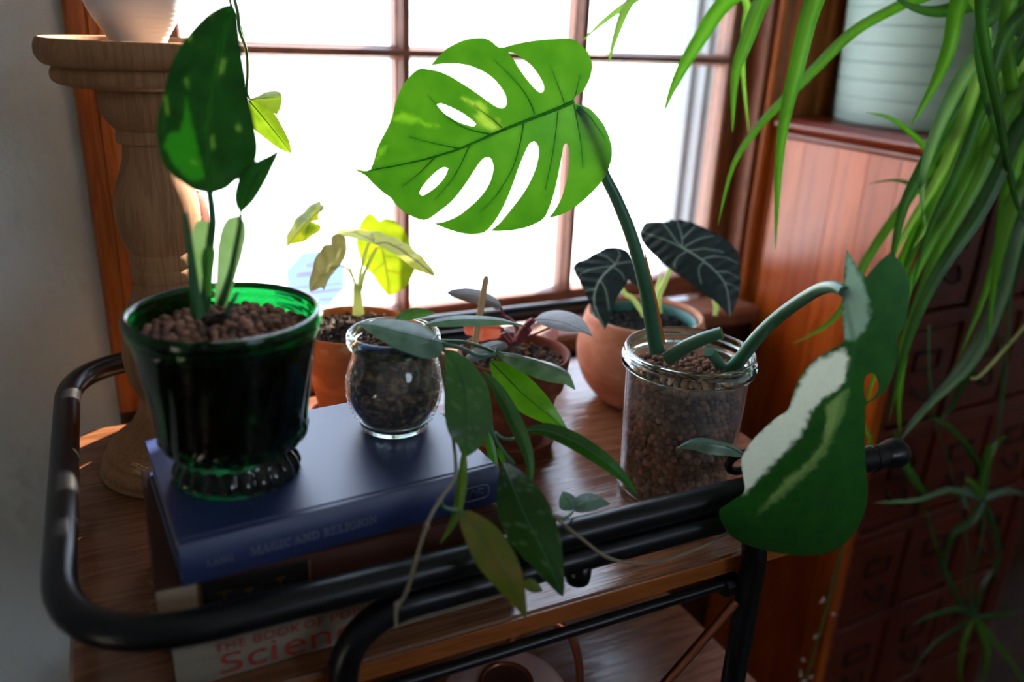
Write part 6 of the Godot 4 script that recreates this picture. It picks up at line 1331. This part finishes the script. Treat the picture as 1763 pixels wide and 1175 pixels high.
# ------------------------------------------------------------------ spider plant
func spider() -> void:
	var o := win(Vector3(1.10, 1.0633, -0.80))
	var t := thing("mint_pot", "pale mint green grooved pot on top of the drawer cabinet", "pot", o)
	var prof := [[0, 0], [0.121, 0], [0.124, 0.003]]
	var y := 0.012
	while y < 0.235:
		var r := 0.124 + 0.012 * y / 0.24
		prof.append([r, y])
		prof.append([r, y])
		prof.append([r - 0.0030, y + 0.0012])
		prof.append([r, y + 0.0026])
		prof.append([r, y + 0.0026])
		y += 0.0232
	prof.append_array([[0.1365, 0.238], [0.1365, 0.240], [0.132, 0.2405], [0.130, 0.236], [0.128, 0.20], [0, 0.20]])
	obj("pot", lathe(prof, 96), M.mint, t)
	var s := stuff("spider_soil", "potting soil in the mint green pot on the cabinet", "soil", o + Vector3(0, 0.218, 0))
	soil_bed(s, 0.1275, 0.01, 0.008, M.soil, [], 0)
	var p := thing("spider_plant", "spider plant with long arching leaves spilling from the mint pot", "plant", Vector3.ZERO)
	var tones := [[L(0.06, 0.19, 0.014), L(0.09, 0.25, 0.018), L(0.15, 0.32, 0.045)], [L(0.17, 0.32, 0.06), L(0.24, 0.39, 0.09), L(0.33, 0.47, 0.15)], [L(0.022, 0.08, 0.016), L(0.034, 0.105, 0.02), L(0.055, 0.14, 0.04)], [L(0.08, 0.16, 0.10), L(0.11, 0.21, 0.13), L(0.22, 0.31, 0.18)]]
	var k := 0
	for e in [[0.0062, PackedVector3Array([Vector3(1.1042, 1.3, -0.8488), Vector3(0.9052, 1.3287, -0.8391), Vector3(0.6621, 1.2526, -0.8272), Vector3(0.5758, 1.2262, -0.8138), Vector3(0.5042, 1.1909, -0.8009), Vector3(0.4654, 1.161, -0.7993)]), 1],
		[0.0062, PackedVector3Array([Vector3(1.1041, 1.3, -0.8622), Vector3(0.855, 1.327, -0.8264), Vector3(0.5506, 1.2489, -0.7827), Vector3(0.5082, 1.2024, -0.781), Vector3(0.4936, 1.1682, -0.7804), Vector3(0.4872, 1.1382, -0.7802)]), 1],
		[0.0106, PackedVector3Array([Vector3(1.0837, 1.3, -0.8214), Vector3(0.9174, 1.3268, -0.807), Vector3(0.7141, 1.2485, -0.7893), Vector3(0.6268, 1.2109, -0.7658), Vector3(0.5821, 1.166, -0.754), Vector3(0.557, 1.1247, -0.753), Vector3(0.5439, 1.0901, -0.7524)]), 0],
		[0.0097, PackedVector3Array([Vector3(1.1067, 1.3, -0.8056), Vector3(0.9239, 1.3284, -0.78), Vector3(0.7004, 1.2519, -0.7487), Vector3(0.6378, 1.2139, -0.7262), Vector3(0.6113, 1.1682, -0.7151), Vector3(0.6026, 1.1338, -0.7148), Vector3(0.609, 1.0756, -0.715)]), 0],
		[0.0106, PackedVector3Array([Vector3(1.0475, 1.3, -0.8375), Vector3(0.8945, 1.325, -0.7707), Vector3(0.7076, 1.2445, -0.689), Vector3(0.6615, 1.2147, -0.6771), Vector3(0.6391, 1.1432, -0.6662), Vector3(0.6337, 1.0685, -0.666), Vector3(0.6493, 0.9556, -0.6666)]), 0],
		[0.0062, PackedVector3Array([Vector3(1.0903, 1.3, -0.8202), Vector3(0.9146, 1.3213, -0.8151), Vector3(0.6999, 1.2362, -0.8087), Vector3(0.6886, 1.1987, -0.8083), Vector3(0.6914, 1.1416, -0.8084), Vector3(0.7161, 1.0593, -0.8094)]), 1],
		[0.007, PackedVector3Array([Vector3(1.0945, 1.3, -0.8833), Vector3(0.999, 1.3223, -0.808), Vector3(0.8823, 1.2384, -0.716), Vector3(0.8076, 1.2117, -0.703), Vector3(0.7328, 1.1831, -0.69), Vector3(0.6755, 1.1366, -0.6877), Vector3(0.6292, 1.0874, -0.6958), Vector3(0.6073, 1.0422, -0.7049), Vector3(0.606, 0.9746, -0.7149)]), 0],
		[0.0106, PackedVector3Array([Vector3(1.0398, 1.3, -0.8502), Vector3(0.9471, 1.3302, -0.7529), Vector3(0.8338, 1.2559, -0.634), Vector3(0.8022, 1.2158, -0.6227), Vector3(0.7958, 1.1714, -0.6174), Vector3(0.7822, 1.1314, -0.6169), Vector3(0.7588, 1.0919, -0.6159)]), 0],
		[0.0053, PackedVector3Array([Vector3(1.0281, 1.3, -0.8329), Vector3(0.9807, 1.3252, -0.745), Vector3(0.9228, 1.2448, -0.6375), Vector3(0.8685, 1.1674, -0.6204), Vector3(0.8853, 1.0312, -0.6561), Vector3(0.8609, 1.0559, -0.6651), Vector3(0.8222, 1.0803, -0.6685), Vector3(0.79, 1.0948, -0.6722), Vector3(0.7629, 1.099, -0.6812)]), 0],
		[0.0106, PackedVector3Array([Vector3(1.1037, 1.3, -0.8399), Vector3(1.021, 1.3227, -0.7578), Vector3(0.9199, 1.2393, -0.6574), Vector3(0.8312, 1.2105, -0.6539), Vector3(0.7824, 1.2083, -0.6569), Vector3(0.7569, 1.2194, -0.6709)]), 2],
		[0.0114, PackedVector3Array([Vector3(1.102, 1.3, -0.8678), Vector3(1.0401, 1.3102, -0.765), Vector3(0.9644, 1.2117, -0.6392), Vector3(0.8418, 1.1613, -0.6143), Vector3(0.7904, 1.1037, -0.6022), Vector3(0.7794, 1.0382, -0.6018), Vector3(0.8169, 0.9732, -0.6133)]), 3],
		[0.0088, PackedVector3Array([Vector3(1.0973, 1.3, -0.8186), Vector3(1.0425, 1.2995, -0.738), Vector3(0.9754, 1.1877, -0.6397), Vector3(0.8832, 1.1322, -0.6159), Vector3(0.8343, 1.0668, -0.604), Vector3(0.8126, 1.005, -0.6031), Vector3(0.7837, 0.9619, -0.6019)]), 1],
		[0.0097, PackedVector3Array([Vector3(1.0327, 1.3, -0.8502), Vector3(1.0032, 1.3022, -0.7508), Vector3(0.9671, 1.1938, -0.6293), Vector3(0.8775, 1.1099, -0.5957), Vector3(0.8438, 1.045, -0.5843), Vector3(0.8074, 0.9714, -0.5829), Vector3(0.7856, 0.9078, -0.582)]), 0],
		[0.0088, PackedVector3Array([Vector3(1.0397, 1.3, -0.8611), Vector3(1.0206, 1.2939, -0.7663), Vector3(0.9973, 1.1754, -0.6505), Vector3(0.9299, 1.1064, -0.6278), Vector3(0.8659, 1.0194, -0.6152), Vector3(0.8096, 0.9315, -0.608), Vector3(0.7831, 0.8128, -0.6119), Vector3(0.7923, 0.7615, -0.6223)]), 0],
		[0.0097, PackedVector3Array([Vector3(1.0596, 1.3, -0.8454), Vector3(1.0145, 1.283, -0.7435), Vector3(0.9594, 1.1512, -0.619), Vector3(0.8848, 1.0806, -0.586), Vector3(0.8433, 1.0094, -0.5743), Vector3(0.7918, 0.9366, -0.5722), Vector3(0.7696, 0.859, -0.5713), Vector3(0.7835, 0.7588, -0.5819)]), 2],
		[0.0088, PackedVector3Array([Vector3(1.1019, 1.3, -0.8466), Vector3(1.0213, 1.3252, -0.7525), Vector3(0.9228, 1.2448, -0.6375), Vector3(0.8717, 1.1674, -0.6205), Vector3(0.8439, 1.0998, -0.6344), Vector3(0.7923, 1.0605, -0.6123), Vector3(0.7641, 1.0133, -0.6062), Vector3(0.7613, 0.9625, -0.606), Vector3(0.7714, 0.9339, -0.6114)]), 2],
		[0.0079, PackedVector3Array([Vector3(1.0395, 1.3, -0.846), Vector3(0.9403, 1.3124, -0.7323), Vector3(0.819, 1.2165, -0.5933), Vector3(0.7899, 1.1834, -0.5822), Vector3(0.83, 1.1171, -0.5838), Vector3(0.9009, 1.0425, -0.5866), Vector3(0.9438, 0.9875, -0.5884)]), 2],
		[0.0062, PackedVector3Array([Vector3(1.0685, 1.3, -0.8546), Vector3(0.9279, 1.32, -0.7269), Vector3(0.756, 1.2334, -0.5708), Vector3(0.7728, 1.1833, -0.5665), Vector3(0.8239, 1.1129, -0.5685), Vector3(0.8927, 1.0256, -0.5763), Vector3(0.9406, 0.9765, -0.5782)]), 2],
		[0.0106, PackedVector3Array([Vector3(1.0587, 1.3, -0.8552), Vector3(1.0369, 1.2651, -0.7588), Vector3(1.0104, 1.1114, -0.6411), Vector3(0.9553, 1.0618, -0.6188), Vector3(0.9456, 0.9829, -0.6084), Vector3(0.9494, 0.8953, -0.6136), Vector3(0.9346, 0.8039, -0.618)]), 0],
		[0.0097, PackedVector3Array([Vector3(1.0584, 1.3, -0.8531), Vector3(1.0517, 1.2283, -0.7538), Vector3(1.0435, 1.0296, -0.6324), Vector3(0.9809, 0.9663, -0.6099), Vector3(0.9802, 0.8859, -0.6098), Vector3(0.9547, 0.8046, -0.6088), Vector3(0.8909, 0.7498, -0.6112), Vector3(0.8524, 0.7024, -0.6147)]), 3],
		[0.0106, PackedVector3Array([Vector3(1.0894, 1.3, -0.8187), Vector3(1.0838, 1.232, -0.749), Vector3(1.0769, 1.0377, -0.6638), Vector3(1.0375, 0.9374, -0.6522), Vector3(1.0272, 0.8277, -0.6517), Vector3(0.9799, 0.7601, -0.6498), Vector3(0.9136, 0.6978, -0.6522)]), 3],
		[0.0088, PackedVector3Array([Vector3(1.0571, 1.3, -0.8433), Vector3(0.9966, 1.3252, -0.7507), Vector3(0.9228, 1.2448, -0.6375), Vector3(0.9008, 1.1681, -0.6217), Vector3(0.8226, 0.9577, -0.6335), Vector3(0.8149, 0.9027, -0.6332), Vector3(0.8131, 0.8523, -0.6331), Vector3(0.8278, 0.7954, -0.6387)]), 0],
		[0.007, PackedVector3Array([Vector3(1.0471, 1.3, -0.8471), Vector3(0.9912, 1.3252, -0.7528), Vector3(0.9228, 1.2448, -0.6375), Vector3(0.8977, 1.168, -0.6215), Vector3(0.8391, 0.9415, -0.6942), Vector3(0.7891, 0.8935, -0.6722), Vector3(0.7474, 0.8617, -0.6605), Vector3(0.6917, 0.8426, -0.6583)]), 0],
		[0.0079, PackedVector3Array([Vector3(1.0991, 1.3, -0.8338), Vector3(1.0197, 1.3252, -0.7455), Vector3(0.9228, 1.2448, -0.6375), Vector3(0.8983, 1.168, -0.6216), Vector3(0.8703, 0.8486, -0.6454), Vector3(0.8688, 0.8024, -0.6454), Vector3(0.8793, 0.7445, -0.6458), Vector3(0.9051, 0.6884, -0.6518)]), 0],
		[0.007, PackedVector3Array([Vector3(1.0424, 1.3, -0.8423), Vector3(0.9886, 1.3252, -0.7502), Vector3(0.9228, 1.2448, -0.6375), Vector3(0.8754, 1.1675, -0.6206), Vector3(0.8149, 0.9027, -0.6332), Vector3(0.797, 0.8306, -0.6375), Vector3(0.794, 0.7522, -0.6424), Vector3(0.8488, 0.6899, -0.6496), Vector3(0.8503, 0.6264, -0.6547)]), 0],
		[0.0088, PackedVector3Array([Vector3(1.1007, 1.3, -0.8394), Vector3(0.9949, 1.3235, -0.7408), Vector3(0.8657, 1.2411, -0.6202), Vector3(0.8661, 1.1738, -0.6052), Vector3(0.9169, 1.0898, -0.6073), Vector3(0.9568, 0.9516, -0.6189), Vector3(1.0232, 0.8369, -0.6266)]), 0],
		[0.0079, PackedVector3Array([Vector3(1.0937, 1.3, -0.8379), Vector3(0.9653, 1.327, -0.7457), Vector3(0.8084, 1.2489, -0.633), Vector3(0.8498, 1.1842, -0.6196), Vector3(0.829, 1.0655, -0.6138), Vector3(0.7811, 0.9792, -0.6118), Vector3(0.771, 0.9392, -0.6164)]), 1],
		[0.0088, PackedVector3Array([Vector3(1.0997, 1.3, -0.8372), Vector3(1.0081, 1.3191, -0.7334), Vector3(0.8961, 1.2314, -0.6065), Vector3(0.8463, 1.1849, -0.5944), Vector3(0.8304, 1.1224, -0.5888), Vector3(0.8117, 1.0455, -0.588), Vector3(0.7926, 0.983, -0.5923), Vector3(0.7917, 0.9023, -0.5973)]), 2],
		[0.0079, PackedVector3Array([Vector3(1.0533, 1.3, -0.8487), Vector3(1.0112, 1.2613, -0.7363), Vector3(0.9598, 1.103, -0.599), Vector3(0.9117, 1.0236, -0.5821), Vector3(0.908, 0.93, -0.5819), Vector3(0.9387, 0.8302, -0.5881)]), 0],
		[0.0035, PackedVector3Array([Vector3(1.0935, 1.3, -0.8735), Vector3(1.0167, 1.3252, -0.7673), Vector3(0.9228, 1.2448, -0.6375), Vector3(0.8962, 1.168, -0.6215), Vector3(0.9092, 0.9864, -0.667), Vector3(0.8835, 1.0057, -0.676), Vector3(0.8557, 1.0177, -0.6849), Vector3(0.8304, 1.0201, -0.6889), Vector3(0.8034, 1.0164, -0.6928)]), 2],
		[0.0097, PackedVector3Array([Vector3(1.0335, 1.3, -0.8499), Vector3(1.0629, 1.2139, -0.7711), Vector3(1.0988, 0.9977, -0.6746), Vector3(1.0872, 0.8895, -0.6692), Vector3(1.0616, 0.782, -0.6731), Vector3(1.0454, 0.6917, -0.6825), Vector3(1.0148, 0.6701, -0.6813)]), 2],
		[0.0079, PackedVector3Array([Vector3(1.0459, 1.3, -0.8613), Vector3(0.9905, 1.3252, -0.7606), Vector3(0.9228, 1.2448, -0.6375), Vector3(0.9115, 1.1683, -0.6221), Vector3(0.9087, 1.0626, -0.667), Vector3(0.8607, 1.0121, -0.6551), Vector3(0.8494, 0.9363, -0.6546), Vector3(0.8696, 0.8589, -0.6604), Vector3(0.8978, 0.8063, -0.6666)]), 2]]:
		var c = tones[e[2]]
		blade("leaf", e[1], e[0], {"kind": "ribbon", "base": c[0], "alt": c[1], "stripe": c[2], "fold": 0.45, "n": 30, "across": 6, "roll": 0.35 * sin(k * 2.3)}, p, M.spider)
		k += 1
	for e in [[0.005, PackedVector3Array([Vector3(1.0695, 0.5681, -0.6184), Vector3(0.9797, 0.6094, -0.6098), Vector3(0.8997, 0.6172, -0.6016), Vector3(0.8105, 0.6367, -0.598)]), 3],
		[0.006, PackedVector3Array([Vector3(1.0695, 0.5681, -0.6184), Vector3(1.0227, 0.5959, -0.6165), Vector3(1.0215, 0.5822, -0.6165), Vector3(1.0406, 0.5583, -0.6173)]), 3],
		[0.006, PackedVector3Array([Vector3(1.0695, 0.5681, -0.6184), Vector3(1.0461, 0.6161, -0.6125), Vector3(1.0544, 0.6598, -0.6128), Vector3(1.0841, 0.669, -0.619)]), 0],
		[0.006, PackedVector3Array([Vector3(1.0695, 0.5681, -0.6184), Vector3(1.0676, 0.6149, -0.6233), Vector3(1.0555, 0.6454, -0.6229), Vector3(1.0646, 0.6616, -0.6232)]), 0],
		[0.005, PackedVector3Array([Vector3(1.0695, 0.5681, -0.6184), Vector3(1.0336, 0.5988, -0.612), Vector3(1.0088, 0.6187, -0.606), Vector3(0.9823, 0.6314, -0.5999)]), 0],
		[0.006, PackedVector3Array([Vector3(1.0695, 0.5681, -0.6184), Vector3(1.0949, 0.576, -0.6144), Vector3(1.132, 0.5687, -0.6159), Vector3(1.1748, 0.5511, -0.6176)]), 3],
		[0.006, PackedVector3Array([Vector3(1.0695, 0.5681, -0.6184), Vector3(1.0454, 0.5409, -0.6124), Vector3(1.0095, 0.5267, -0.611), Vector3(1.0191, 0.4463, -0.6164)]), 2],
		[0.006, PackedVector3Array([Vector3(1.0695, 0.5681, -0.6184), Vector3(1.1019, 0.5255, -0.6147), Vector3(1.1439, 0.4628, -0.6164), Vector3(1.1723, 0.3866, -0.6225)]), 2],
		[0.005, PackedVector3Array([Vector3(1.0695, 0.5681, -0.6184), Vector3(1.0423, 0.63, -0.6223), Vector3(0.977, 0.6926, -0.6297), Vector3(0.9357, 0.7133, -0.6381)]), 2],
		[0.005, PackedVector3Array([Vector3(1.1184, 0.3518, -0.6104), Vector3(1.1574, 0.3139, -0.6069), Vector3(1.2573, 0.2178, -0.6109), Vector3(1.3321, 0.1378, -0.614)]), 0],
		[0.005, PackedVector3Array([Vector3(1.1184, 0.3518, -0.6104), Vector3(1.0575, 0.3928, -0.6029), Vector3(1.0019, 0.4016, -0.6007), Vector3(0.9591, 0.3973, -0.604)]), 2],
		[0.005, PackedVector3Array([Vector3(1.1184, 0.3518, -0.6104), Vector3(1.1758, 0.3411, -0.6077), Vector3(1.246, 0.3282, -0.6105)]), 2],
		[0.005, PackedVector3Array([Vector3(1.1184, 0.3518, -0.6104), Vector3(1.1009, 0.3122, -0.6047), Vector3(1.1172, 0.2491, -0.6053), Vector3(1.1411, 0.2041, -0.6063)]), 0],
		[0.005, PackedVector3Array([Vector3(1.1184, 0.3518, -0.6104), Vector3(1.1161, 0.4012, -0.6103), Vector3(1.1423, 0.4319, -0.6163), Vector3(1.1391, 0.4746, -0.6162)]), 2],
		[0.005, PackedVector3Array([Vector3(1.1184, 0.3518, -0.6104), Vector3(1.0675, 0.4031, -0.6133), Vector3(1.0122, 0.4852, -0.6211), Vector3(0.9519, 0.5912, -0.6287)]), 2],
		[0.005, PackedVector3Array([Vector3(1.1184, 0.3518, -0.6104), Vector3(1.0598, 0.3493, -0.603), Vector3(1.0117, 0.3348, -0.6011), Vector3(0.9746, 0.2896, -0.5996)]), 2],
		[0.006, PackedVector3Array([Vector3(0.9815, 0.5779, -0.6399), Vector3(0.9102, 0.6496, -0.637), Vector3(0.8762, 0.7059, -0.6407)]), 2],
		[0.006, PackedVector3Array([Vector3(1.1184, 0.3518, -0.6104), Vector3(1.1628, 0.2817, -0.6022), Vector3(1.1886, 0.1965, -0.6082)]), 0]]:
		var c = tones[e[2]]
		blade("plantlet_leaf", e[1], e[0], {"kind": "ribbon", "base": c[0], "alt": c[1], "stripe": c[2], "fold": 0.4, "n": 16, "across": 4, "roll": 0.3 * sin(k * 1.7)}, p, M.spider)
		k += 1
	for e in [[0.0022, PackedVector3Array([Vector3(1.1298, 0.8512, -0.6459), Vector3(1.056, 0.8061, -0.6329), Vector3(1.0096, 0.7675, -0.631), Vector3(0.997, 0.7617, -0.6355)])],
		[0.0016, PackedVector3Array([Vector3(1.0343, 0.894, -0.642), Vector3(1.053, 0.7983, -0.6328), Vector3(1.072, 0.6937, -0.6285), Vector3(1.0707, 0.6235, -0.6235), Vector3(1.0695, 0.5681, -0.6184)])],
		[0.0016, PackedVector3Array([Vector3(1.0695, 0.5681, -0.6184), Vector3(1.0942, 0.4945, -0.6194), Vector3(1.0882, 0.4278, -0.6142), Vector3(1.1184, 0.3518, -0.6104)])],
		[0.0012, PackedVector3Array([Vector3(0.9193, 0.8386, -0.6574), Vector3(0.967, 0.7153, -0.6593), Vector3(1.039, 0.596, -0.6522), Vector3(1.107, 0.4645, -0.6449), Vector3(1.1118, 0.3955, -0.6351), Vector3(1.1184, 0.3518, -0.6104)])],
		[0.0012, PackedVector3Array([Vector3(1.0198, 0.8769, -0.6515), Vector3(1.0761, 0.7481, -0.6437), Vector3(1.0873, 0.6518, -0.6341)])],
		[0.0016, PackedVector3Array([Vector3(0.8164, 0.6285, -0.6333), Vector3(0.8163, 0.5398, -0.6333), Vector3(0.8122, 0.4566, -0.6331), Vector3(0.8055, 0.3699, -0.6328), Vector3(0.7966, 0.3115, -0.6325)])]]:
		obj("runner", tube(smooth(e[1], 40), e[0], e[0] * 0.8, 8), M.stem_yellow if e[0] > 0.002 else M.stem_green, p)
	for q in PackedVector3Array([Vector3(0.7946, 0.471, -0.6274), Vector3(0.8199, 0.4402, -0.6284), Vector3(0.7945, 0.4131, -0.6274), Vector3(0.7795, 0.374, -0.6268), Vector3(0.8032, 0.3392, -0.6277), Vector3(0.7797, 0.3537, -0.6268), Vector3(0.7902, 0.3372, -0.6272)]):
		for i in 4:
			var d := Vector3(rng.randf_range(-1, 1), rng.randf_range(-1, 1), rng.randf_range(-0.3, 1)).normalized()
			blade("petal", PackedVector3Array([q, q + d * 0.003, q + d * 0.006]), 0.0013, {"base": L(0.55, 0.52, 0.5), "n": 6, "across": 2}, p, M.spider)
	rebase(p, o + Vector3(0, 0.218, 0))

# ------------------------------------------------------------------ copper can on the lower shelf
func kettle() -> void:
	var o := Vector3(0.2800, 0.48, -0.542)
	var t := thing("copper_can", "polished rosy copper watering can on the lower shelf", "watering can", o)
	obj("body", lathe(turned([[0, 0], [0.050, 0], [0.054, 0.003], [0.060, 0.03], [0.0625, 0.06], [0.0625, 0.086], [0.0590, 0.103], [0.0500, 0.1130], [0.037, 0.1172], [0.0235, 0.118], [0.0235, 0.118], [0.0230, 0.1160], [0.036, 0.114], [0.048, 0.109], [0.058, 0.086], [0.060, 0.06], [0.057, 0.03], [0.050, 0.006], [0, 0.004]]), 80), M.rosy, t)
	var rim := PackedVector3Array()
	for k in 41: rim.append(Vector3(0.0238 * cos(TAU * k / 40), 0.1182, 0.0238 * sin(TAU * k / 40)))
	obj("rim", tube(rim, 0.0022, 0.0022, 10), M.copper, t)
	obj("handle", tube(smooth(PackedVector3Array([Vector3(0.010, 0.122, -0.030), Vector3(0.030, 0.142, -0.035), Vector3(0.058, 0.148, -0.030), Vector3(0.080, 0.128, -0.018), Vector3(0.086, 0.085, -0.006), Vector3(0.074, 0.050, 0.0), Vector3(0.061, 0.042, 0.0)]), 40), 0.0042, 0.0042, 12), M.copper, t)
	obj("spout", tube(smooth(PackedVector3Array([Vector3(-0.054, 0.030, -0.006), Vector3(-0.085, 0.050, -0.004), Vector3(-0.105, 0.085, 0.0), Vector3(-0.130, 0.118, 0.006)]), 30), 0.0075, 0.0036, 14), M.copper, t)
